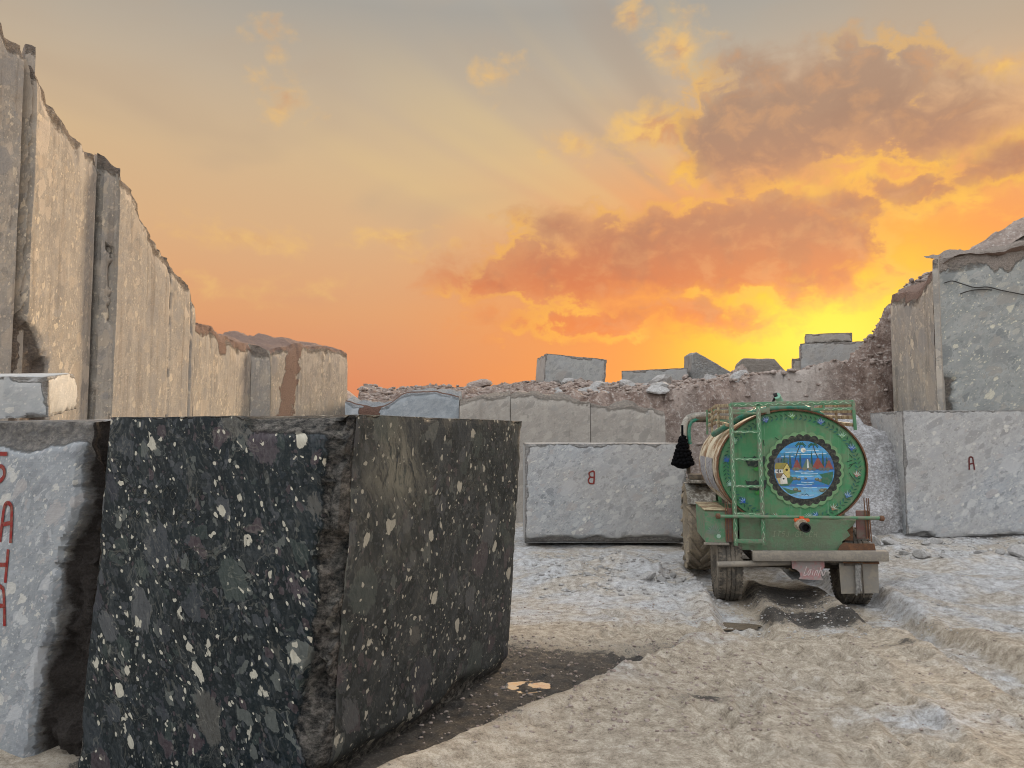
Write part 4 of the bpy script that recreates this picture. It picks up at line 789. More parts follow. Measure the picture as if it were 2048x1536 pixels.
# right wall
wr = thing('quarry_wall', 'grey pebbled quarry wall with soil on top at the right edge', 'quarry wall', (*pl(1886, 17.0), -0.4))
a, b = pl(1887, 17.0), pl(2200, 17.0)
cliff('wall_panel', wr, a, b, [(1887, 512), (1920, 508), (1960, 500), (2000, 492), (2048, 478), (2200, 440)], M_WALLR, 0.5, 0.06, -0.4, 801, rise=0.36, ends=False, soil=lambda px, py, bl, f1, f2: ss(0.50, 0.15, bl + 0.35 * f1 + 0.3 * f2) * 0.8, cap_soil=0.8, jag=0.16,
      chip=lambda px, py, f1, f2: ss(34, 10, px - 1885 + 22 * f2) * ss(735, 770, py + 20 * f1))
a, b = pl(1787, 19.4), pl(1874, 17.05)
cliff('wall_panel', wr, a, b, [(1787, 588), (1805, 580), (1830, 578), (1850, 545), (1874, 512)], M_WALL, 2.2, 0.06, -0.4, 811, rise=0.2, ends=False, label='warm tan side face of the right wall', soil=lambda px, py, bl, f1, f2: ss(0.35, 0.1, bl + 0.3 * f2) * 0.9)
a, b = pl(1874.5, 16.95), pl(1886, 16.88); cliff('wall_panel', wr, a, b, [(1874, 516), (1886, 512)], M_WALL, 0.4, 0.05, -0.4, 821, rise=0.1, label='thin pale strip left by the saw cut')
def crack():
    bm = bmesh.new()
    for pts in ([(1889, 566), (1905, 562), (1925, 568), (1950, 575), (1975, 574), (2000, 580), (2030, 586), (2060, 592)], [(1920, 588), (1938, 582), (1960, 579), (1984, 580)]):
        V = [at(px, py, 16.955) for px, py in pts]; add_tube(bm, catmull(V, 4), 0.013, 5)
    return bm
o = bm_obj('crack', crack(), simple('dark_crack', (0.05, 0.045, 0.04), 0.9), wr); o.location = -Vector(wr.location); o['label'] = 'dark root-like crack across the grey face'
# soil heap on the right wall's shoulder
def heap():
    xs = np.arange(9.82, 22, 0.09); ys = np.arange(17.25, 25, 0.11); X, Y = np.meshgrid(xs, ys); P = P3(X, Y); e = P[:, 0] - (9.75 + 0.60 * (P[:, 1] - 17.0))
    z = 5.85 + 0.56 * np.clip(e, -1, 6) - 1.9 * np.maximum(0, -e) + 0.10 * (P[:, 1] - 17.3) + 0.20 * fbm(P, 1.1, 5, 0.6, seed=851) + 0.10 * fbm(P, 3.5, 4, 0.6, seed=853)
    z = np.maximum(z - 0.5 * ss(17.6, 17.2, P[:, 1]), 2.0)
    o = link('spoil_heap', np_mesh('spoil_heap', np.stack([X.ravel(), Y.ravel(), z], 1), grid_faces(len(xs), len(ys)), True, {'dust': z * 0 + 0.35}), M_SOIL); o['kind'] = 'structure'; o['label'] = 'brown soil heap on top of the right wall'
heap()
# blocks on the skyline
SK = [('leaning grey sawn block on the skyline, leftmost of the row', 1086, 1212, 712, 770, 25.0, 1.7, R(8), (0, R(4.5)), M_GREY2),
      ('long low flat-topped block half buried on the skyline', 1245, 1377, 738, 782, 25.6, 1.4, R(-9), (0, R(-2.0)), M_GREY2),
      ('small block wedged against the left foot of the two-tier stack', 1585, 1604, 716, 752, 29.6, 1.0, R(-19), (0, 0), M_BENCH),
      ('large upright grey block on the skyline carrying a smaller block', 1606, 1726, 684, 760, 29.0, 1.6, R(-19), (0, 0), M_GREY2),
      ('small brownish block lying on top of the large skyline block', 1614, 1701, 666, 684.5, 29.3, 1.1, R(-19), (0, 0), M_BENCH)]
for i, (lab, x0, x1, yt, yb, Y, dep, rz, tl, mt) in enumerate(SK):
    face_block('stone_block', lab, x0, x1, yt, yb, Y, dep, mt, 900 + i * 7, rz, 0.06, 0.07, 0.07, tilt=tl, group='stone blocks on the skyline')
def wedge(name, label, pts, Y, depth, mat, seed, slant=0.0):           # block with a measured outline, given real depth
    o_ = at(*pts[0], Y); bm = bmesh.new(); fr = [bm.verts.new(at(px, py, Y) - o_) for px, py in pts]; bk = [bm.verts.new(at(px, py, Y) - o_ + Vector((slant, depth, 0.05))) for px, py in pts]; n = len(pts)
    bm.faces.new(fr); bm.faces.new(bk[::-1])
    for i in range(n): bm.faces.new((fr[i], bk[i], bk[(i + 1) % n], fr[(i + 1) % n]))
    bmesh.ops.recalc_face_normals(bm, faces=bm.faces[:])
    bmesh.ops.bevel(bm, geom=bm.edges[:], offset=0.025, segments=1, affect='EDGES'); bmesh.ops.triangulate(bm, faces=bm.faces[:])
    for _ in range(3): bmesh.ops.subdivide_edges(bm, edges=[e for e in bm.edges if e.calc_length() > 0.14], cuts=1, use_grid_fill=False); bmesh.ops.triangulate(bm, faces=bm.faces[:])
    P = np.array([v.co[:] for v in bm.verts]); d = fbm(P, 2.0, 5, 0.6, seed=seed)
    for v, k in zip(bm.verts, d): v.co += v.normal * k * 0.05
    me = bpy.data.meshes.new(name); bm.to_mesh(me); bm.free()
    for p in me.polygons: p.use_smooth = True
    me.set_sharp_from_angle(angle=R(40)); c = me.attributes.new('chip', 'FLOAT', 'POINT'); c.data.foreach_set('value', np.full(len(me.vertices), 0.3, np.float32))
    o = link(name, me, mat, None, o_); return tag(o, label, 'stone block', 'stone blocks on the skyline')
wedge('stone_block', 'wedge-shaped block with a peaked left corner on the skyline', [(1382, 775), (1384, 708), (1392, 703), (1462, 744), (1468, 770)], 26.2, 1.3, M_GREY2, 951)
wedge('stone_block', 'flat tapered block showing its smooth top on the skyline', [(1470, 752), (1474, 728), (1486, 717), (1548, 718), (1571, 742), (1566, 760)], 28.2, 1.2, M_BENCH, 957, 0.3)

# ================================================================== WATER TANKER TRAILER
M_GREEN = simple('green_tank_paint', lin((56, 128, 82)), 0.55, c2=lin((68, 140, 92)), dirt=lin((94, 126, 90)), da=0.3, scale=4.0, bump=0.12, streak=0.45)
M_GREENF = simple('faded_green_paint', lin((92, 134, 98)), 0.7, c2=lin((112, 132, 104)), dirt=lin((106, 118, 94)), da=0.45, scale=7, bump=0.4)
M_GREENL = simple('green_rail_paint', lin((66, 124, 86)), 0.6, c2=lin((84, 134, 98)), dirt=lin((112, 118, 98)), da=0.3, scale=10)
M_CREAM = simple('cream_tank_paint', lin((214, 206, 182)), 0.55, c2=lin((202, 192, 164)), dirt=lin((128, 96, 66)), da=0.25, scale=3.0, bump=0.15, streak=0.0, dirt2=(0.16, 0.08, 0.04))
M_RUST = simple('rusty_steel', lin((92, 68, 52)), 0.85, c2=lin((66, 52, 44)), dirt=lin((120, 84, 58)), da=0.4, scale=12, bump=0.6)
M_STEEL = simple('dusty_grey_steel', lin((122, 116, 108)), 0.7, c2=lin((98, 94, 88)), dirt=lin((142, 134, 120)), da=0.5, scale=8, bump=0.4)
M_DKSTEEL = simple('dark_chassis_steel', lin((62, 58, 52)), 0.8, c2=lin((48, 45, 42)), dirt=lin((104, 94, 80)), da=0.4, scale=8, bump=0.4)
M_RUBBER = simple('dusty_tyre_rubber', lin((70, 68, 64)), 0.9, c2=lin((56, 54, 51)), dirt=lin((116, 108, 96)), da=0.35, scale=7, bump=0.5, spec=0.2)
M_TRUBBER = simple('mud_caked_tractor_tyre', lin((118, 110, 98)), 0.95, c2=lin((98, 92, 84)), dirt=lin((150, 138, 118)), da=0.5, scale=5, bump=0.5, spec=0.15)
M_BLACK = simple('matt_black', (0.012, 0.012, 0.012), 0.8); M_WOOL = simple('black_wool', (0.006, 0.006, 0.007), 1.0, spec=0.05, scale=40, bump=0.8)
M_HOSE = simple('green_hose_plastic', lin((22, 112, 92)), 0.4, c2=lin((30, 126, 104)), dirt=lin((90, 120, 100)), da=0.15, scale=12)
M_HOSEL = simple('pale_green_hose', lin((120, 168, 146)), 0.5)
M_ORANGE = simple('orange_plastic', lin((214, 92, 40)), 0.4); M_WHITEP = simple('off_white_plastic', lin((196, 188, 168)), 0.45, dirt=lin((140, 124, 100)), da=0.2)
M_REDB = simple('dull_red_board', lin((112, 68, 64)), 0.8, c2=lin((92, 60, 56)), dirt=lin((104, 92, 82)), da=0.4, scale=9)
M_REDP = simple('worn_red_plate', lin((172, 104, 104)), 0.8, c2=lin((158, 140, 138)), dirt=lin((150, 142, 136)), da=0.55, scale=9)
M_FLAP = simple('grey_sheet_flap', lin((128, 124, 116)), 0.85, c2=lin((112, 108, 102)), dirt=lin((140, 132, 118)), da=0.4, scale=4)
M_WSLAT = simple('weathered_cream_slat', lin((176, 164, 132)), 0.7, c2=lin((150, 140, 112)), dirt=lin((118, 96, 72)), da=0.3)
M_WRAG = simple('grey_rag_cloth', lin((150, 148, 142)), 0.95, c2=lin((110, 108, 104)), scale=30)
M_FENDW = simple('chipped_white_fender', lin((168, 166, 156)), 0.7, c2=lin((120, 118, 110)), dirt=lin((92, 86, 76)), da=0.4, scale=14)

tr = thing('water_tanker_trailer', 'green water tanker trailer with painted landscape on its round rear end', 'water tanker', TL, -YAW)
xl = lambda px: (px - 1581) / 165.0
zl = lambda py: 1.9 - (py - 872) / 165.0 + 0.14
TA, TB, TZ, TLEN = 0.855, 0.695, zl(936), 2.35
def ell_ring(bm, a, b, y, z, n=72): return [bm.verts.new((a * math.cos(2 * math.pi * i / n), y, z + b * math.sin(2 * math.pi * i / n))) for i in range(n)]
def ell_loft(name, rings, mat, cap0=False, cap1=False, parent=tr):
    bm = bmesh.new(); R_ = [ell_ring(bm, a, b, y, TZ) for a, b, y in rings]; n = len(R_[0])
    for i in range(len(R_) - 1):
        for j in range(n): bm.faces.new((R_[i][j], R_[i][(j + 1) % n], R_[i + 1][(j + 1) % n], R_[i + 1][j]))
    if cap0: bm.faces.new(R_[0])
    if cap1: bm.faces.new(R_[-1][::-1])
    return bm_obj(name, bm, mat, parent, sharp=35)
shell = ell_loft('tank_shell', [(TA - .01, TB - .01, 0.015), (TA + .006, TB + .006, 0.03), (TA + .006, TB + .006, 0.5), (TA + .0, TB + .0, 1.2), (TA, TB, TLEN - 0.1), (TA - .08, TB - .08, TLEN)], M_CREAM, cap1=True)
shell['label'] = 'cream painted side of the tank, rust-streaked'
ell_loft('tank_end', [(TA - 0.002, TB - 0.002, 0.012), (TA - 0.012, TB - 0.012, 0.0)], M_GREEN, cap0=True)['label'] = 'green painted rear end of the tank'
ell_loft('tank_rim', [(TA + .004, TB + .004, -0.012), (TA + .022, TB + .022, -0.012), (TA + .022, TB + .022, 0.035), (TA + .004, TB + .004, 0.045)], M_RUST)
# side band that sags like a peeled strip, and the cloth banner on the side
def shell_patch(name, y0, y1, a0, a1, off, mat, n=14, wave=0.0, parent=tr):
    bm = bmesh.new(); g = []
    for i in range(n):
        a = a0 + (a1 - a0) * i / (n - 1); row = []
        for j in range(8):
            y = y0 + (y1 - y0) * j / 7 + wave * math.sin(i * 0.9) * 0.02; k = off + wave * 0.01 * math.sin(j * 2 + i); row.append(bm.verts.new(((TA + k) * math.cos(a), y, TZ + (TB + k) * math.sin(a))))
        g.append(row)
    for i in range(n - 1):
        for j in range(7): bm.faces.new((g[i][j], g[i][j + 1], g[i + 1][j + 1], g[i + 1][j]))
    o = bm_obj(name, bm, mat, parent, sharp=60); return o
shell_patch('rust_band', 0.04, 0.12, R(150), R(228), 0.012, M_RUST)['label'] = 'brown rusted band round the tank edge'
shell_patch('rust_band', 0.05, 0.10, R(-62), R(25), 0.026, M_RUST)
shell_patch('side_banner', 0.55, 2.0, R(172), R(208), 0.012, simple('faded_banner_print', lin((176, 178, 178)), 0.7, c2=lin((150, 150, 152)), dirt=lin((120, 116, 120)), da=0.2, scale=26), wave=0.3)['label'] = 'faded pale banner with unreadable print'
ell_loft('tank_band', [(TA + .0, TB + .0, 1.25), (TA + .016, TB + .016, 1.255), (TA + .016, TB + .016, 1.30), (TA, TB, 1.305)], M_CREAM)

# painted flowers round the rim
P_ = Paint(); dk = (28, 84, 62); dk2 = (44, 100, 92); wh = (178, 206, 190); bl = (46, 92, 160); blw = (150, 180, 206)
def garland(a0, a1, n, rr=0.895):
    for i in range(n):
        a = a0 + (a1 - a0) * i / (n - 1); x, z = TA * rr * math.cos(a), TB * rr * math.sin(a); tx, tz = -TA * math.sin(a), TB * math.cos(a); l = math.hypot(tx, tz); tx, tz = tx / l, tz / l; nx, nz = tz, -tx
        for sg, c in ((1, dk), (-1, dk2)):
            P_.layer = 0.3; b = Vector((x, z)); q = [(x, z), (x + nx * sg * 0.026 + tx * 0.012, z + nz * sg * 0.026 + tz * 0.012), (x + nx * sg * 0.040 + tx * 0.038, z + nz * sg * 0.040 + tz * 0.038), (x + nx * sg * 0.014 + tx * 0.026, z + nz * sg * 0.014 + tz * 0.026)]; P_.poly(q if sg > 0 else q[::-1], c)
def flower(a, rr, c, tip, size=0.085, n=9, aim=None):
    x, z = TA * rr * math.cos(a), TB * rr * math.sin(a); d0 = aim if aim is not None else a + math.pi / 2
    for i in range(n):
        d = d0 + (i - (n - 1) / 2) * 0.30; k = size * (1 - 0.35 * abs(i - (n - 1) / 2) / n * 2)
        P_.layer = 0.7 + i * 0.03; P_.poly([(x - 0.007 * math.sin(d), z + 0.007 * math.cos(d)), (x + k * math.cos(d), z + k * math.sin(d)), (x + 0.007 * math.sin(d), z - 0.007 * math.cos(d))][::-1], tip if i % 2 else c)
    P_.layer = 1.1; P_.ell(x, z, 0.016, 0.016, c, 8)
for a0, a1, n in ((R(28), R(152), 30), (R(-8), R(26), 9), (R(-60), R(-12), 13), (R(156), R(236), 20), (R(245), R(296), 13)): garland(a0, a1, n)
for a, c, t_ in ((R(112), (90, 110, 170), blw), (R(62), (84, 110, 168), blw), (R(88), (110, 160, 90), wh), (R(38), (120, 170, 120), wh), (R(22), bl, blw), (R(-8), (160, 120, 110), wh), (R(-33), (70, 110, 150), blw), (R(-52), (150, 120, 96), wh), (R(150), (120, 170, 130), wh), (R(172), bl, (40, 90, 150)), (R(200), (150, 190, 170), wh), (R(222), (36, 90, 170), (140, 180, 220)), (R(256), (170, 140, 120), wh), (R(268), bl, blw), (R(286), (170, 190, 200), wh), (R(292), bl, blw)):
    flower(a, 0.88, c, t_, 0.085, 9, aim=R(100) + (a - R(90)) * 0.25)
P_.layer = 0.4
for (x, z, w, k) in ((-0.425, 0.075, 0.26, 1.0), (-0.415, -0.21, 0.25, 1.0)):    # black shapes between the rungs
    P_.poly([(x - .12, z + .05), (x + .12, z + .05), (x + .10, z - .05), (x - .08, z - .05)], (44, 56, 52), 0.35)
    P_.poly([(x - .13, z + .07), (x - .09, z + .03), (x - .03, z + .045), (x, z + .075), (x + .03, z + .04), (x + .08, z + .05), (x + .10, z + .07), (x + .125, z + .065), (x + .115, z - .03), (x + .06, z - .035), (x + .01, z - .06), (x - .06, z - .045), (x - .11, z + .01)], (44, 56, 52))
    P_.poly([(x - .02, z - .075), (x + .06, z - .055), (x + .10, z - .05), (x + .09, z - .10), (x + .0, z - .11)], (58, 142, 62))
P_.layer = 0.5
for s_ in ([(0.67, 0.17), (0.70, 0.13)], [(0.64, 0.08), (0.70, 0.10)], [(0.66, 0.04), (0.74, 0.07)], [(0.66, 0.0), (0.70, 0.05)], [(0.66, -0.05), (0.69, -0.10), (0.73, -0.15)], [(-0.18, 0.37), (-0.14, 0.34)], [(-0.32, 0.34), (-0.31, 0.27)]): P_.line(s_, 0.009, (30, 62, 44))
o = P_.obj('painted_flowers', M_PAINT, tr, lambda x, z, h: (x, -0.003 - h * 0.001 if math.hypot(x / (TA - .3), z / (TB - .24)) < 1 else -0.003 - h * 0.001, TZ + z)); o['kind'] = 'stuff'; o['label'] = 'painted garland of leaves and blue flowers'

# medallion with the painted river landscape
MX, MZ, MR = xl(1605), zl(939) - TZ, 0.347
md = Paint()
md.layer = 0.5; md.poly([((0.44 + 0.022 * abs(math.sin(13 * a))) * math.cos(a), (0.44 + 0.022 * abs(math.sin(13 * a))) * math.sin(a)) for a in [i * 2 * math.pi / 260 for i in range(260)]], (112, 150, 106))
md.layer = 1.2; md.poly([((0.405 + 0.026 * abs(math.sin(14 * a))) * math.cos(a), (0.405 + 0.026 * abs(math.sin(14 * a))) * math.sin(a)) for a in [i * 2 * math.pi / 280 for i in range(280)]], (42, 44, 42))
o = md.obj('medallion_border', M_PAINT, tr, lambda x, z, h: (MX + x, -0.004 - h * 0.001, TZ + MZ + z)); o['label'] = 'black scalloped border with pale edge'
pc = Paint(); S_ = lambda x, z: (x * MR, z * MR)
def band(z0, z1, c):
    q = []
    for z in np.linspace(z0, z1, 5): q.append(S_(math.sqrt(max(0, 1 - z * z)), z))
    for z in np.linspace(z1, z0, 5): q.append(S_(-math.sqrt(max(0, 1 - z * z)), z))
    pc.poly(q, c)
zs = np.linspace(-1, 1, 25)
for i in range(24):
    zm = (zs[i] + zs[i + 1]) / 2; t = (zm + 1) / 2
    c = (66, 136, 186) if zm > 0.75 else ((88, 158, 196) if zm > 0.55 else ((58, 126, 178) if zm > 0.4 else ((44, 100, 160) if zm > 0.02 else ((70, 128, 184) if zm > -0.2 else ((96, 160, 206) if zm > -0.35 else ((60, 116, 176) if zm > -0.55 else (104, 168, 208)))))))
    c = tuple(min(255, max(0, int(v + random.uniform(-8, 8)))) for v in c); pc.layer = 0; band(zs[i], zs[i + 1], c)
def PP(pts, c, l): pc.layer = l; pc.poly([S_(*p) for p in pts], c)
def EE(x, z, rx, rz, c, l, n=12): pc.layer = l; pc.ell(x * MR, z * MR, rx * MR, rz * MR, c, n)
def LL(pts, w, c, l): pc.layer = l; pc.line([S_(*p) for p in pts], w * MR, c)
for z, x0, x1 in ((0.60, -0.6, -0.1), (0.52, -0.3, 0.5), (0.56, 0.3, 0.75), (0.46, -0.75, -0.35), (0.66, 0.1, 0.5)): LL([(x0, z), ((x0 + x1) / 2, z + .015), (x1, z)], 0.022, (196, 218, 228), 0.3)
EE(-0.01, 0.68, 0.085, 0.085, (224, 222, 206), 0.5); EE(0.02, 0.655, 0.05, 0.04, (190, 190, 186), 0.6)
for i, x in enumerate((-0.9, -0.8, -0.7, -0.6)): EE(x, 0.30 + 0.03 * (i % 2), 0.085, 0.10, (96, 104, 122) if i < 2 else (66, 104, 108), 0.5)
for x, h, w in ((-0.65, 0.60, .05), (-0.46, 0.60, .055), (-0.12, 0.66, .045), (0.26, 0.68, .045), (0.63, 0.66, .045), (0.76, 0.48, .06)): PP([(x - w, 0.05), (x + w, 0.05), (x + w * .6, h * .6), (x, h), (x - w * .6, h * .6)], (40, 84, 76), 0.7)
for ax, az_, bx, bz in ((-0.30, 0.30, -0.10, 0.88), (0.48, 0.40, 0.32, 0.86)):
    LL([(ax, az_), ((ax + bx) / 2 - .02, (az_ + bz) / 2), (bx, bz)], 0.03, (44, 60, 60), 0.9)
    for k in range(7): a = R(-30 + 40 * k); LL([(bx, bz), (bx + .10 * math.cos(a), min(0.95, bz + .06 * math.sin(a) + .02)), (bx + .17 * math.cos(a), bz + .07 * math.sin(a) - .06)], 0.03, (38, 88, 70), 1.0 + k * 0.03)
for x, w, h, c in ((-0.23, .15, .34, (136, 70, 66)), (0.12, .20, .38, (92, 116, 104)), (0.47, .23, .40, (140, 72, 64)), (0.83, .15, .33, (138, 76, 66))): PP([(x - w, 0.03), (x + min(w, .97 - x), 0.03), (x + .02, h), (x - .03, h)], c, 1.4)
PP([(0.10, 0.06), (0.17, 0.06), (0.14, 0.37), (0.11, 0.37)], (206, 210, 206), 1.6)
for x in (-0.32, -0.22, 0.02, 0.2, 0.33, 0.55, 0.66, 0.78): EE(x, 0.03, 0.075, 0.055, (120, 116, 96) if x < .3 else (96, 104, 104), 1.8)
PP([(-0.97, -0.2), (-0.45, -0.22), (-0.30, -0.28), (-0.52, -0.55), (-0.80, -0.56)], (58, 104, 78), 1.4); PP([(-0.76, -0.60), (-0.42, -0.70), (-0.10, -0.74), (-0.45, -0.84), (-0.55, -0.80)], (66, 112, 86), 1.4)
PP([(0.50, -0.15), (0.96, -0.05), (0.93, -0.34), (0.80, -0.52), (0.40, -0.36), (0.60, -0.27)], (56, 106, 82), 1.4)
for x, z, r_ in ((-0.32, -0.30, .09), (-0.18, -0.32, .07), (0.42, -0.32, .08), (0.52, -0.36, .07), (-0.30, -0.68, .09), (-0.17, -0.73, .06), (0.58, -0.70, .10), (0.68, -0.66, .06), (0.05, -0.30, .05)): EE(x, z, r_, r_ * .7, (92, 96, 78), 1.9); EE(x - .01, z + .02, r_ * .6, r_ * .35, (140, 138, 112), 2.1)
for z, x0, x1 in ((-0.06, -0.3, 0.3), (-0.12, -0.1, 0.45), (-0.22, -0.2, 0.3), (-0.42, -0.1, 0.3), (-0.50, -0.25, 0.25), (-0.60, -0.05, 0.4), (-0.86, -0.2, 0.3)): LL([(x0, z), ((x0 + x1) / 2, z - .02), (x1, z)], 0.024, (176, 208, 226), 1.2)
LL([(-0.1, -0.85), (0.0, -0.87), (0.06, -0.82), (0.14, -0.88)], 0.02, (30, 50, 60), 1.6)
PP([(-0.97, 0.02), (-0.70, 0.02), (-0.70, -0.12), (-0.985, -0.12)], (210, 210, 200), 2.0); PP([(-0.975, 0.18), (-0.93, 0.24), (-0.56, 0.24), (-0.68, 0.02), (-0.985, 0.02)], (150, 138, 70), 2.2); PP([(-0.70, -0.28), (-0.70, 0.03), (-0.56, 0.24), (-0.47, 0.06), (-0.47, -0.27)], (202, 184, 108), 2.3)
EE(-0.58, 0.0, 0.045, 0.045, (70, 56, 40), 2.6); EE(-0.90, -0.05, 0.022, 0.035, (40, 44, 50), 2.6); LL([(-0.85, 0.0), (-0.85, -0.1)], 0.03, (40, 44, 60), 2.6); EE(-0.79, -0.05, 0.022, 0.035, (40, 44, 50), 2.6)
PP([(-0.95, -0.12), (-0.70, -0.12), (-0.80, -0.28), (-0.94, -0.30)], (130, 106, 84), 2.5); PP([(-0.93, -0.29), (-0.80, -0.28), (-0.80, -0.50), (-0.84, -0.50)], (190, 174, 120), 2.5); PP([(-0.81, -0.28), (-0.70, -0.12), (-0.58, -0.26), (-0.56, -0.48), (-0.80, -0.50)], (214, 210, 198), 2.8); EE(-0.69, -0.31, 0.035, 0.03, (36, 40, 44), 3.0)
for s_ in (((-0.975, 0.02), (-0.70, 0.02), (-0.56, 0.24)), ((-0.47, 0.06), (-0.56, 0.24)), ((-0.80, -0.28), (-0.70, -0.12), (-0.58, -0.26))): LL(s_, 0.016, (60, 54, 36), 3.2)
o = pc.obj('painted_landscape', M_PAINT, tr, lambda x, z, h: (MX + x, -0.0065 - h * 0.0008, TZ + MZ + z)); o['label'] = 'round painting of a blue river, huts, palms and a yellow house'

# ladder
def rail(name, pts, w, d, mat, parent=tr):       # flat bar following points
    bm = bmesh.new()
    for i in range(len(pts) - 1):
        a, b = Vector(pts[i]), Vector(pts[i + 1]); t = b - a; L = t.length; t.normalize(); dp = Vector((0, 1, 0)) if abs(t.y) < 0.7 else Vector((1, 0, 0)); wd = t.cross(dp).normalized(); dp = wd.cross(t); add_box(bm, (a + b) / 2, (w, d, L + 0.004), Matrix((wd, dp, t)).transposed().to_quaternion(), 0.004)
    return bm_obj(name, bm, mat, parent, sharp=40)
LY = -0.13; ladder_pts = {}
lad = rail('ladder', [(xl(1463), LY, zl(808)), (xl(1468), LY, zl(1087))], 0.05, 0.03, M_GREENL); lad['label'] = 'green access ladder with white scrollwork'
rail('ladder_rail', [(xl(1516), LY, zl(808)), (xl(1521), LY, zl(1085))], 0.052, 0.03, M_GREENL, lad)
for py in (864, 918, 971, 1025, 1078): rail('rung', [(xl(1466), LY, zl(py)), (xl(1519), LY, zl(py))], 0.03 if py != 1078 else 0.05, 0.036, M_GREENL, lad)
for px, py in ((1466, 850), (1519, 850), (1468, 1040), (1521, 1040)): rail('ladder_bracket', [(xl(px), LY, zl(py)), (xl(px), 0.03, zl(py))], 0.03, 0.02, M_GREENL, lad)
sw = Paint()
def scroll(a, b, n, w=0.010):
    a, b = Vector(a), Vector(b); t = (b - a).normalized(); nn = Vector((-t.y, t.x)); L = (b - a).length; pts = []
    for i in range(n * 6 + 1): u = i / (n * 6); p = a + t * (u * L) + nn * w * math.sin(u * n * math.pi * 2 / 2); pts.append((p.x, p.y))
    sw.layer = 0; sw.line(pts, 0.005, (150, 182, 150))
    for i in range(n): p = a + t * ((i + .5) / n * L); s = 1 if i % 2 else -1; sw.layer = 0.4; sw.line([(p.x - nn.x * w * s, p.y - nn.y * w * s), (p.x - t.x * .02, p.y - t.y * .02), (p.x + nn.x * w * s * .6 - t.x * .03, p.y + nn.y * w * s * .6 - t.y * .03)], 0.006, (160, 190, 158))
scroll((xl(1463), zl(815)), (xl(1468), zl(1083)), 26); scroll((xl(1516), zl(815)), (xl(1521), zl(1080)), 26)
for py in (864, 918, 971, 1025): scroll((xl(1471), zl(py)), (xl(1514), zl(py)), 4, 0.009)
scroll((xl(1470), zl(810.5)), (xl(1690), zl(806.5)), 22, 0.012); scroll((xl(1640), zl(820)), (xl(1690), zl(819)), 6, 0.01)
o = sw.obj('white_scrollwork', M_PAINT, lad, lambda x, z, h: (x, LY - 0.0195 - h * 0.001, z)); o['kind'] = 'stuff'
# top cage
cage = rail('top_cage', [(xl(1463), LY, zl(810)), (xl(1695), LY, zl(806))], 0.055, 0.03, M_GREENL); cage['label'] = 'green and cream slatted cage round the tank top'
rail('cage_post', [(xl(1695), LY, zl(803)), (xl(1698), LY, zl(860))], 0.034, 0.03, M_GREENL, cage)
rail('cage_rail', [(xl(1516), LY, zl(823)), (xl(1536), LY, zl(821))], 0.05, 0.026, M_GREENL, cage); rail('cage_rail', [(xl(1616), LY, zl(820)), (xl(1694), LY, zl(819))], 0.035, 0.026, M_GREENL, cage); rail('cage_rail', [(xl(1466), LY, zl(827)), (xl(1516), LY, zl(827))], 0.026, 0.026, M_GREENL, cage)
for px in (1535, 1619, 1640): rail('cage_post', [(xl(px), LY, zl(808)), (xl(px), LY + .0, zl(828 if px < 1600 else 822))], 0.04 if px != 1640 else 0.022, 0.024, M_GREENL, cage)
CY1 = 2.05
for side, x0 in ((-1, xl(1461)), (1, xl(1699))):
    for k in range(4):
        z = zl(811 + 12.5 * k); pts = [(x0, LY + 0.02, z - 0.015 * (k == 3)), (x0 - side * 0.01, 0.55, z + 0.02), (x0, 1.2, z + 0.045), (x0, 1.6, z + 0.02), (x0, CY1, z + 0.01)]; rail('cage_slat', pts, 0.042, 0.022, M_WSLAT, cage)
    for y in (0.75, 1.45, CY1): rail('cage_post', [(x0 + side * 0.022, y, zl(808)), (x0 + side * 0.022, y, zl(868))], 0.03, 0.03, M_GREENL if y == CY1 else M_WSLAT, cage)
for k in range(2): rail('cage_rail', [(xl(1461), CY1, zl(811 + 25 * k)), (xl(1699), CY1, zl(811 + 25 * k))], 0.05, 0.025, M_GREENL, cage)
hat = lathe('filler_hatch', [(0.17, 0), (0.17, 0.10), (0.20, 0.10), (0.20, 0.13), (0.05, 0.17), (0.0001, 0.17)], (-0.05, 1.1, TZ + TB - 0.03), M_CREAM, tr, 28, 'z')
# hose lying over the tank and its ribs
hp = catmull([(xl(1452), 1.0, zl(868)), (xl(1464), 0.3, zl(852)), (xl(1500), 0.10, zl(829)), (xl(1535), 0.05, zl(819)), (xl(1575), 0.04, zl(816)), (xl(1612), 0.06, zl(817)), (xl(1645), 0.20, zl(828)), (xl(1672), 0.5, zl(846)), (xl(1690), 1.0, zl(866))], 26)
bm = bmesh.new(); add_tube(bm, hp, [0.037 + 0.0035 * (1 if i % 2 else -1) for i in range(len(hp))], 12); o = bm_obj('water_hose', bm, M_HOSE, None, sharp=80)
o.location = TL; o.rotation_euler = (0, 0, -YAW); tag(o, 'ribbed green hose laid over the top of the tanker', 'hose')
bm = bmesh.new(); add_tube(bm, catmull([(xl(1607), 1.2, zl(812)), (xl(1601), 1.1, zl(800)), (xl(1594), 1.05, zl(788)), (xl(1590), 1.0, zl(783))], 6), [0.045] * 19, 12); o = bm_obj('hose_outlet', bm, M_HOSEL, tr, sharp=60)
bm = bmesh.new(); add_tube(bm, [(xl(1584), 1.04, zl(784)), (xl(1592), 1.03, zl(782))], 0.04, 10); add_tube(bm, [(xl(1582), 1.05, zl(797)), (xl(1588), 1.05, zl(784))], 0.016, 8); bm_obj('hose_clamp', bm, M_BLACK, o)
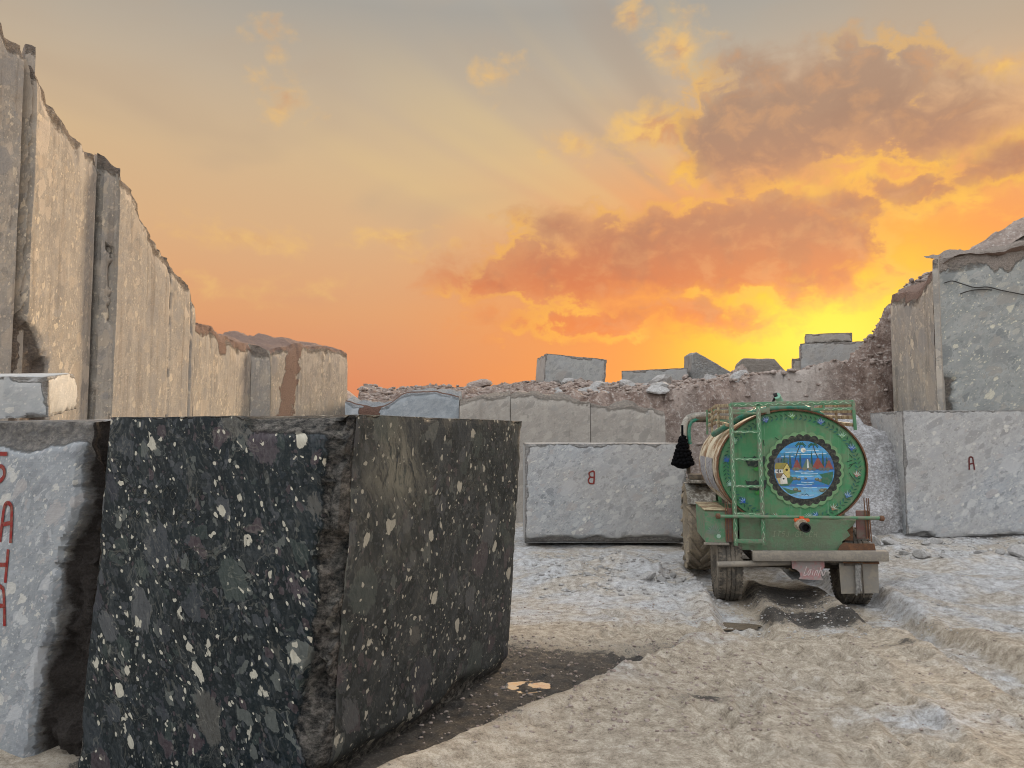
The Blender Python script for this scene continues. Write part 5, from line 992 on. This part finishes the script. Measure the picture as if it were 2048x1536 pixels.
# cross pipe, valve
cp = tube('cross_pipe', [(xl(1432), -0.17, zl(1030)), (xl(1741), -0.17, zl(1029))], 0.021, M_GREENL, tr, 12); cp['label'] = 'green spray pipe across the rear with plugged ends'
for px in (1434, 1739): lathe('pipe_end', [(0.012, -0.03), (0.032, -0.02), (0.032, 0.02), (0.014, 0.03)], (xl(px), -0.17, zl(1029.5)), M_RUST, cp, 10)
vb = lathe('valve', [(0.05, 0.02), (0.065, 0.0), (0.072, -0.03), (0.072, -0.11), (0.062, -0.13), (0.060, -0.135), (0.05, -0.135)], (xl(1589), -0.14, zl(1043)), M_WHITEP, tr, 24, 'y'); vb['label'] = 'white plastic outlet valve with orange handle'
lathe('nozzle', [(0.056, 0.0), (0.056, -0.09), (0.042, -0.092), (0.040, -0.02), (0.0001, -0.02)], (xl(1592), -0.275, zl(1046)), M_BLACK, vb, 20, 'y')
bm = bmesh.new(); add_box(bm, (xl(1590), -0.22, zl(1034)), (0.17, 0.05, 0.038), None, 0.008); add_box(bm, (xl(1590), -0.22, zl(1031)), (0.05, 0.055, 0.05), None, 0.008); bm_obj('valve_handle', bm, M_ORANGE, vb, sharp=40)
# rear panel with worn lettering, chassis
def plate(name, pts, y, th, mat, parent=tr, bev=0.004):
    bm = bmesh.new(); f = [bm.verts.new((x, y, z)) for x, z in pts]; b = [bm.verts.new((x, y + th, z)) for x, z in pts]; n = len(pts); bm.faces.new(f); bm.faces.new(b[::-1])
    for i in range(n): bm.faces.new((f[i], b[i], b[(i + 1) % n], f[(i + 1) % n]))
    return bm_obj(name, bm, mat, parent)
pn = plate('rear_panel', [(xl(x), zl(y)) for x, y in ((1478, 1036), (1700, 1036), (1694, 1046), (1682, 1056), (1688, 1066), (1672, 1078), (1674, 1086), (1660, 1096), (1478, 1098))], -0.02, 0.02, M_GREENF); pn['label'] = 'faded green lower panel with worn white lettering'
tx = Paint(); write(tx, 'ITSJ GHCCH', xl(1541), zl(1070), 0.040, 0.060, 0.007, (142, 152, 126), 0.052, slant=0.2, wob=0.004); write(tx, 'MLKSR GCE MHKR', xl(1545), zl(1091), 0.034, 0.050, 0.006, (122, 136, 114), 0.046, wob=0.005)
o = tx.obj('worn_lettering', M_PAINT, pn, lambda x, z, h: (x, -0.0235 - h * 0.001, z)); o['kind'] = 'stuff'
bm = bmesh.new()
for s_ in (-1, 1): add_box(bm, (s_ * 0.40, 1.5, 0.72), (0.09, 3.0, 0.16), None, 0.008)
for y in (0.06, 0.8, 1.6, 2.4): add_box(bm, (0, y, 0.72), (1.34, 0.08, 0.10), None, 0.006)
bm_obj('chassis', bm, M_DKSTEEL, tr, sharp=40)
for y in (0.35, 1.9): plate('tank_saddle', [(-0.62, 0.80), (0.62, 0.80), (0.70, 1.10), (0.45, 1.04), (0.0, 0.98), (-0.45, 1.04), (-0.70, 1.10)], y, 0.05, M_GREENF)
tube('drawbar', [(0, 2.4, 0.66), (0, 3.05, 0.55)], 0.06, M_DKSTEEL, tr)
# wooden/steel beam across the back, lower pipe, plate, flap
box('rear_beam', (xl(1621.5), -0.20, zl(1102)), (xl(1746) - xl(1497), 0.10, 0.115), M_STEEL, tr, Euler((0, R(-1.2), 0)), 0.010)['label'] = 'long grey beam across the back, bent at the right'
box('rear_beam', (xl(1650), -0.12, zl(1114)), (0.9, 0.06, 0.035), M_DKSTEEL, tr)
tube('lower_pipe', [(xl(1431), -0.16, zl(1124)), (xl(1500), -0.15, zl(1121)), (xl(1570), -0.10, zl(1118))], 0.036, M_STEEL, tr, 12)
pl_pts = [(1571, 1111), (1632, 1111), (1632, 1124), (1627, 1130), (1624, 1137), (1626, 1144), (1630, 1149), (1583, 1148), (1587, 1143), (1586, 1136), (1580, 1130), (1572, 1128)]
tg = plate('red_tail_plate', [(xl(x), zl(y)) for x, y in pl_pts], -0.17, 0.008, M_REDP); tg['label'] = 'worn red hanging plate with white script'
tx = Paint(); write(tx, 'Lainhu', xl(1592), zl(1141), 0.040, 0.085, 0.008, (206, 190, 186), 0.040, slant=0.4, rise=0.42, wob=0.004); tx.obj('white_script', M_PAINT, tg, lambda x, z, h: (x, -0.1735 - h * 0.001, z))['kind'] = 'stuff'
fl = plate('mud_flap', [(xl(x), zl(y)) for x, y in ((1660, 1112), (1732, 1108), (1732, 1172), (1663, 1175))], -0.13, 0.006, M_FLAP); fl['label'] = 'grey sheet mud flap behind the right wheel'
for k, (a, b_, c) in enumerate(((1690, 1694, 1689), (1694, 1690, 1694), (1697, 1695, 1698))): tube('rag_strip', catmull([(xl(a), -0.16, zl(1118)), (xl(b_), -0.165, zl(1140)), (xl(c), -0.16, zl(1176 - 4 * k))], 5), [0.014, .02, .02, .018, .016, .016, .016, .018, .02, .014, .01], M_WRAG, tr, 7)
tube('flap_rod', [(xl(1669), -0.15, zl(1118.5)), (xl(1702), -0.15, zl(1116))], 0.014, M_DKSTEEL, tr, 8); tube('flap_rod', [(xl(1701), -0.155, zl(1112)), (xl(1703), -0.155, zl(1180))], 0.007, M_DKSTEEL, tr, 6)
# fender box on the left, tail boards, rusty fender on the right
def hexa(name, corners, mat, parent=tr):
    bm = bmesh.new(); v = [bm.verts.new(c) for c in corners]
    for f in ((0, 1, 2, 3), (7, 6, 5, 4), (0, 4, 5, 1), (1, 5, 6, 2), (2, 6, 7, 3), (3, 7, 4, 0)): bm.faces.new([v[i] for i in f])
    bmesh.ops.bevel(bm, geom=bm.edges[:], offset=0.006, segments=1, affect='EDGES'); return bm_obj(name, bm, mat, parent)
fx0, fx1 = xl(1411), xl(1452)
fb = hexa('fender_box', [(fx0, -0.10, zl(1083)), (fx1, -0.10, zl(1083)), (fx1, -0.10, zl(1021)), (fx0 - .01, -0.10, zl(1021)), (fx0, 0.95, zl(1083)), (fx1, 0.95, zl(1083)), (fx1, 0.95, zl(1021)), (fx0 - .01, 0.95, zl(1021))], M_GREENL); fb['label'] = 'green box fender over the left wheel'
box('fender_top', ((fx0 + fx1) / 2 - .005, 0.42, zl(1021) + 0.016), (fx1 - fx0 + 0.03, 1.08, 0.014), M_WSLAT, fb); box('fender_lip', ((fx0 + fx1) / 2, -0.10, zl(1085)), (fx1 - fx0 + .05, 0.03, 0.03), M_STEEL, fb)
fp = Paint()
for k in range(9): a = R(20 + 18 * k); fp.poly([((fx0 + fx1) / 2 - .03, zl(1068)), ((fx0 + fx1) / 2 - .03 + .10 * math.cos(a + .1), zl(1068) + .13 * math.sin(a + .1)), ((fx0 + fx1) / 2 - .03 + .07 * math.cos(a - .1), zl(1068) + .10 * math.sin(a - .1))], (112, 128, 116), 0.1 * k)
fp.layer = 1.2; fp.ell(xl(1436), zl(1070), 0.026, 0.026, (150, 176, 158)); fp.obj('painted_flower', M_PAINT, fb, lambda x, z, h: (x, -0.1035 - h * .001, z))['kind'] = 'stuff'
box('tail_board', (xl(1458), -0.09, zl(1048)), (0.105, 0.03, zl(1015) - zl(1082)), M_REDB, tr)['label'] = 'dull red upright board beside the ladder'
box('tail_board', (xl(1708), -0.09, zl(1043)), (0.145, 0.03, zl(1016) - zl(1070)), M_REDB, tr)['label'] = 'dull red upright board on the right'
for px in (1449, 1454, 1462): tube('tie_wire', [(xl(px), -0.12, zl(1000)), (xl(px) + .005, -0.12, zl(1078))], 0.006, M_RUST, tr, 6)
for px, y1 in ((1714, 1070), (1719, 1074), (1722, 1076)): tube('tie_wire', [(xl(px) - .02, -0.11, zl(992)), (xl(px), -0.12, zl(y1))], 0.007, M_RUST, tr, 6)
bm = bmesh.new(); prof = [(-0.16, 0.98), (-0.02, 1.04), (0.35, 1.06), (0.75, 1.04), (0.95, 0.96)]
for i in range(len(prof) - 1):
    q = [bm.verts.new((x, prof[j][0], prof[j][1] - 0.42 + k)) for j in (i, i + 1) for x in (0.52, 0.92) for k in (0, .012)]
    for f in ((0, 2, 6, 4), (1, 5, 7, 3), (0, 4, 5, 1), (2, 3, 7, 6), (0, 1, 3, 2), (4, 6, 7, 5)): bm.faces.new([q[j] for j in f])
bm_obj('rusty_fender', bm, M_RUST, tr)
plate('rust_plate', [(xl(x), zl(y)) for x, y in ((1660, 1096), (1664, 1086), (1672, 1078), (1690, 1080), (1728, 1079), (1730, 1092), (1726, 1097))], -0.10, 0.02, M_RUST); plate('side_gusset', [(xl(x), zl(y)) for x, y in ((1670, 1045), (1694, 1040), (1694, 1076), (1672, 1076))], 0.0, 0.02, M_RUST)
box('battery_box', (xl(1487), 0.05, zl(1068)), (0.11, 0.12, 0.07), M_BLACK, tr)
# wheels
def tyre(name, c, r, w, mat, parent, rim_mat, lugs=None, seg=64, rim=0.56):
    h = w / 2; e = bpy.data.objects.new(name, None); COL.objects.link(e); e.parent = parent; e.location = c; e.empty_display_size = 0.1
    prof = [(r * rim, -h * .55), (r * .72, -h * .92), (r * .86, -h), (r * .955, -h * .93), (r * .99, -h * .8), (r, -h * .5)]
    if lugs is None:
        for g in (-.36, 0.0, .36): prof += [(r, h * (g - .05)), (r * .975, h * (g - .03)), (r * .975, h * (g + .03)), (r, h * (g + .05))]
    prof += [(r, h * .5), (r * .99, h * .8), (r * .955, h * .93), (r * .86, h), (r * .72, h * .92), (r * rim, h * .55)]
    lathe('tyre', prof, (0, 0, 0), mat, e, seg, closed=True)
    lathe('wheel_rim', [(r * rim + .01, -h * .6), (r * rim - .02, -h * .62), (r * rim - .03, -h * .2), (r * .22, -h * .1), (r * .2, -h * .45), (0.0001, -h * .45)], (0, 0, 0), rim_mat, e, 36)
    lathe('hub', [(0.0001, h * .45), (r * .2, h * .45), (r * .22, h * .1), (r * rim - .03, h * .2), (r * rim + .01, h * .6)], (0, 0, 0), rim_mat, e, 36)
    bm = bmesh.new()
    if lugs is None:
        for i in range(58):
            a = 2 * math.pi * i / 58
            for s_ in (-1, 1): add_box(bm, (s_ * h * .86, math.cos(a) * r * .978, math.sin(a) * r * .978), (h * .26, 0.022, r * .045), Euler((a - math.pi / 2, 0, 0)))
            for s_ in (-.18, .2): add_box(bm, (s_ * h * 1.0 + .01 * (i % 2), math.cos(a) * r * .996, math.sin(a) * r * .996), (h * .22, 0.028, r * .02), Euler((a - math.pi / 2, 0, 0)))
    else:
        for i in range(lugs):
            for s_ in (-1, 1):
                a0 = 2 * math.pi * (i + (.5 if s_ > 0 else 0)) / lugs
                for k in range(4):
                    A_, B_ = [(lambda u: Vector((s_ * h * (0.04 + 0.98 * (1 - u)), math.cos(a0 + u * 0.42) * r * (1.0 - 0.035 * (1 - u) ** 4), math.sin(a0 + u * 0.42) * r * (1.0 - 0.035 * (1 - u) ** 4))))(u) for u in (k / 4, (k + 1) / 4)]
                    c_ = (A_ + B_) / 2; t_ = (B_ - A_).normalized(); n_ = Vector((0, c_.y, c_.z)).normalized(); w_v = n_.cross(t_).normalized(); n_ = t_.cross(w_v)
                    add_box(bm, c_, ((B_ - A_).length + 0.02, 0.042, 0.085), Matrix((t_, w_v, n_)).transposed().to_quaternion())
    t = bm_obj('tread_blocks', bm, mat, e); t['kind'] = 'stuff'
    return e
for s_ in (-1, 1): tyre('wheel', (s_ * 0.74, 0.35, 0.46), 0.46, 0.285, M_RUBBER, tr, M_STEEL)
tube('axle', [(-0.62, 0.35, 0.46), (0.62, 0.35, 0.46)], 0.05, M_DKSTEEL, tr)
for s_ in (-1, 1): box('leaf_spring', (s_ * 0.44, 0.35, 0.56), (0.07, 0.9, 0.06), M_DKSTEEL, tr)

# ================================================================== TRACTOR
_x, _y = tw(0, 3.25); tk = thing('farm_tractor', 'dusty green farm tractor hitched in front of the tanker', 'tractor', (_x, _y, -0.24), -YAW)
for s_ in (-1, 1):
    tyre('rear_wheel', (s_ * 0.80, 0, 0.68), 0.66, 0.38, M_TRUBBER, tk, M_STEEL, lugs=17, seg=56)
    tyre('front_wheel', (s_ * 0.66, 2.05, 0.40), 0.39, 0.20, M_RUBBER, tk, M_STEEL, seg=40)
    bm = bmesh.new(); n = 9
    for i in range(n - 1):
        q = []
        for j in (i, i + 1):
            a = R(35 + 120 * j / (n - 1)); 
            for x in (s_ * 0.56, s_ * 1.0):
                for rr in (0.74, 0.762): q.append(bm.verts.new((x, -math.cos(a) * rr, 0.68 + math.sin(a) * rr * .92)))
        for f in ((0, 2, 6, 4), (1, 5, 7, 3), (0, 4, 5, 1), (2, 3, 7, 6), (0, 1, 3, 2), (4, 6, 7, 5)): bm.faces.new([q[k] for k in f])
    f_ = bm_obj('fender', bm, M_FENDW, tk, sharp=40); f_['label'] = 'chipped white mudguard'
    box('fender_seat', (s_ * 0.74, -0.25, 1.42), (0.46, 0.5, 0.05), M_FENDW, tk); box('tool_tray', (s_ * 0.74, -0.28, 1.49), (0.42, 0.28, 0.08), M_DKSTEEL, tk)
box('transmission', (0, 0.35, 0.72), (0.42, 1.5, 0.5), M_DKSTEEL, tk, None, 0.03); box('engine', (0, 1.6, 0.85), (0.40, 1.0, 0.42), M_DKSTEEL, tk, None, 0.03)
box('bonnet', (0, 1.65, 1.22), (0.56, 1.25, 0.42), M_GREEN, tk, None, 0.07); box('grille', (0, 2.29, 1.1), (0.5, 0.04, 0.5), M_BLACK, tk)
box('seat', (0, 0.05, 1.12), (0.46, 0.42, 0.12), M_BLACK, tk, None, 0.04); box('seat_back', (0, -0.18, 1.36), (0.46, 0.09, 0.42), M_BLACK, tk, None, 0.03)
tube('front_axle', [(-0.6, 2.05, 0.40), (0.6, 2.05, 0.40)], 0.05, M_DKSTEEL, tk); tube('exhaust', [(0.2, 1.9, 1.4), (0.2, 1.9, 1.9)], 0.035, M_RUST, tk)
tube('steering_column', [(0, 0.95, 1.25), (0, 0.62, 1.5)], 0.025, M_DKSTEEL, tk); lathe('steering_wheel', [(0.19, -.015), (0.205, 0), (0.19, .015), (0.175, 0)], (0, 0.62, 1.52), M_BLACK, tk, 28, 'z', True)
box('side_panel', (-0.50, -0.15, 1.0), (0.05, 0.8, 0.5), M_GREEN, tk)
# canopy hoop wrapped in green and grey cloth
D_ = 12.3; kz = lambda py: CAM_H + (872 - py) / F_PX * D_ + 0.24; kx = lambda px: (px - 1398) / F_PX * D_ - 0.80
M_CLOTH = simple('grey_green_canopy_wrap', lin((176, 172, 160)), 0.7, c2=lin((158, 154, 144)), dirt=lin((116, 112, 104)), da=0.3, scale=6)
hoop = lambda m: [(m * kx(1470), -0.05, kz(834)), (m * kx(1440), -0.05, kz(834)), (m * kx(1402), -0.05, kz(834)), (m * kx(1388), -0.05, kz(838)), (m * kx(1380), -0.05, kz(848)), (m * kx(1377), -0.05, kz(866)), (m * kx(1379), -0.05, kz(888))]
for m in (1, -1):
    hp = catmull(hoop(m), 6); o = tube('canopy_hoop', hp, [0.085 if i < 14 else (0.065 if i < 34 else 0.05) for i in range(len(hp))], M_DKSTEEL, tk, 12); o['label'] = 'curved canopy hoop wrapped in grey and green cloth'
    tube('green_edging', [Vector(q) + Vector((0.050 * m if i > 12 else 0, -0.050, -0.02 if i < 20 else 0)) for i, q in enumerate(hp)], 0.030, M_HOSE, o, 8)
    tube('highlight_edging', [Vector(q) + Vector((-0.035 * m * min(1, i / 20), -0.035, 0.045 * max(0, 1 - i / 30))) for i, q in enumerate(hp)], 0.055, M_CLOTH, o, 10)  # pale cloth tube paints the hoop's upper highlight; dark hoop below its shaded underside
    tube('canopy_post', [(m * kx(1379), -0.05, kz(886)), (m * kx(1381), -0.05, kz(930)), (m * kx(1384), -0.05, kz(966))], [0.05, 0.035, 0.018], M_DKSTEEL, tk, 8)
box('canopy_bar', (0, -0.05, kz(834)), (2 * abs(kx(1468)), 0.10, 0.09), M_DKSTEEL, tk)
# black tassel hanging from the hoop
tp = tw(0, 0); bm = bmesh.new(); cxx, top_, bot_ = kx(1370), kz(850), kz(926)
add_tube(bm, [(cxx, -0.13, top_), (cxx, -0.13, kz(880))], 0.02, 8)
for lv in range(9):
    u = lv / 8; rr = 0.035 + 0.125 * u; z = kz(876) + (bot_ - kz(876)) * u
    for k in range(int(7 + 9 * u)):
        a = 2 * math.pi * k / int(7 + 9 * u) + lv; r_ = bmesh.ops.create_icosphere(bm, subdivisions=1, radius=0.03 + 0.012 * random.random()); bmesh.ops.translate(bm, vec=(cxx + rr * math.cos(a), -0.13 + rr * math.sin(a) * .8, z + random.uniform(-.015, .015)), verts=r_['verts'])
    r_ = bmesh.ops.create_icosphere(bm, subdivisions=2, radius=rr + 0.005); bmesh.ops.scale(bm, vec=(1, .8, .6), verts=r_['verts']); bmesh.ops.translate(bm, vec=(cxx, -0.13, z), verts=r_['verts'])
o = bm_obj('black_tassel', bm, M_WOOL, None, smooth=True); o.location = tk.location; o.rotation_euler = tk.rotation_euler; tag(o, 'bushy black wool tassel hanging from the tractor canopy hoop', 'tassel')

# ================================================================== LOOSE STONES AND RUBBLE
def rock_mesh(i):
    bm = bmesh.new(); bmesh.ops.create_icosphere(bm, subdivisions=2, radius=1.0); rg = random.Random(50 + i)
    cuts = [(Vector((rg.gauss(0, 1), rg.gauss(0, 1), rg.gauss(0, 1))).normalized(), rg.uniform(0.5, 0.82)) for _ in range(9)]
    for v in bm.verts:
        for nrm, dd in cuts:
            k = v.co.dot(nrm)
            if k > dd: v.co -= nrm * (k - dd)
        v.co = Vector((v.co.x * (1 + .2 * (i % 3)), v.co.y, v.co.z * .75))
    me = bpy.data.meshes.new('stone'); bm.to_mesh(me); bm.free(); return me
ROCKS_G = [rock_mesh(i) for i in range(6)]; ROCKS_B = [rock_mesh(i + 20) for i in range(5)]
for m_ in ROCKS_G: m_.materials.append(M_STONE)
for m_ in ROCKS_B: m_.materials.append(M_STONEB)
def stones(n, spot, size, meshes, label, group, name='stone'):
    for _ in range(n):
        x, y, z = spot(); s = random.uniform(*size) * random.choice((1, 1, 1.5)); o = bpy.data.objects.new(name, random.choice(meshes)); COL.objects.link(o)
        o.location = (x, y, z + s * 0.2); o.scale = (s * random.uniform(.8, 1.3), s * random.uniform(.7, 1.1), s * random.uniform(.6, .95)); o.rotation_euler = [random.uniform(-.5, .5), random.uniform(-.5, .5), random.uniform(0, 6.28)]; tag(o, label, 'stone', group)
def rubble(name, n, spot, size, mat, label):
    Vs, Fs, off = [], [], 0; base = []
    for i in range(5):
        bm = bmesh.new(); bmesh.ops.create_icosphere(bm, subdivisions=1, radius=1.0); rg = random.Random(90 + i)
        for v in bm.verts: v.co *= rg.uniform(0.6, 1.15)
        base.append((np.array([v.co[:] for v in bm.verts]), np.array([[v.index for v in f.verts] for f in bm.faces]))); bm.free()
    for _ in range(n):
        x, y, z = spot(); s = random.uniform(*size); V, Fq = random.choice(base); a = random.uniform(0, 6.28); c, q = math.cos(a), math.sin(a)
        W = V @ np.array([[c, q, 0], [-q, c, 0], [0, 0, 1]]) * np.array([s * random.uniform(.7, 1.4), s, s * random.uniform(.4, .8)]) + np.array([x, y, z + s * .15]); Vs.append(W); Fs.append(Fq + off); off += len(V)
    o = link(name, np_mesh(name, np.concatenate(Vs), np.concatenate(Fs), False), mat); o['kind'] = 'stuff'; o['label'] = label; return o
def spots(f, x0, x1, y0, y1):
    N = 1600; X = np.random.uniform(x0, x1, N); Y = np.random.uniform(y0, y1, N); Z = f(X, Y); it = iter(zip(X, Y, Z)); return lambda: next(it)
def on_mound(*a): return spots(lambda X, Y: mound_z(X, Y)[0], *a)
def on_ground(*a): return spots(ground_z, *a)
stones(26, on_mound(1.0, 6.5, 19.6, 24.5), (0.12, 0.30), ROCKS_G, 'broken grey stone in the rubble below the skyline blocks', 'grey rubble stones on the bench')
stones(20, on_mound(-5.0, 2.0, 19.6, 24.0), (0.10, 0.24), ROCKS_B, 'reddish brown stone strewn along the top of the bench wall', 'brown rubble stones on the bench')
stones(16, on_mound(3.6, 6.2, 16.2, 19.2), (0.07, 0.17), ROCKS_B, 'brown stone on the spoil slope above the tractor', 'stones on the spoil slope')
stones(18, on_ground(6.2, 9.6, 12.2, 14.4), (0.05, 0.15), ROCKS_G, 'grey broken stone in the rubble below the block marked A', 'stones below the block marked A')
stones(10, on_ground(0.6, 2.3, 9.2, 11.2), (0.03, 0.08), ROCKS_G, 'grey broken stone on the dust heap in front of the block marked B', 'stones on the dust heap')
rubble('rubble', 1600, on_mound(-6, 8, 19.4, 26), (0.03, 0.12), M_STONEB, 'loose brown rubble on the bench')
rubble('rubble', 1600, on_mound(3.0, 10.8, 15.6, 26), (0.025, 0.10), M_STONEB, 'loose rubble on the spoil ramp')
rubble('rubble', 700, on_mound(9.4, 12.5, 19.6, 24), (0.03, 0.11), M_STONEB, 'loose rubble on the scree beside the right wall')
rubble('rubble', 500, on_ground(5.6, 10.5, 12.6, 14.8), (0.012, 0.045), M_STONE, 'loose grey rubble below the block marked A')
rubble('rubble', 700, on_ground(0.3, 2.7, 9.0, 13.6), (0.008, 0.04), M_STONE, 'loose grey rubble in front of the block marked B')
rubble('gravel', 1500, on_ground(-0.3, 4.2, 4.3, 8.8), (0.004, 0.014), M_STONEB, 'fine dark crumbs scattered over the sand')
rubble('gravel', 700, on_ground(-0.8, 1.9, 4.5, 7.3), (0.006, 0.020), M_STONEB, 'small brown crumbs and chips in the wet mud beside the dark block')
rubble('gravel', 500, on_ground(2.2, 5.2, 6.8, 9.4), (0.006, 0.020), M_STONE, 'small grey chips on the churned ground behind the tanker')
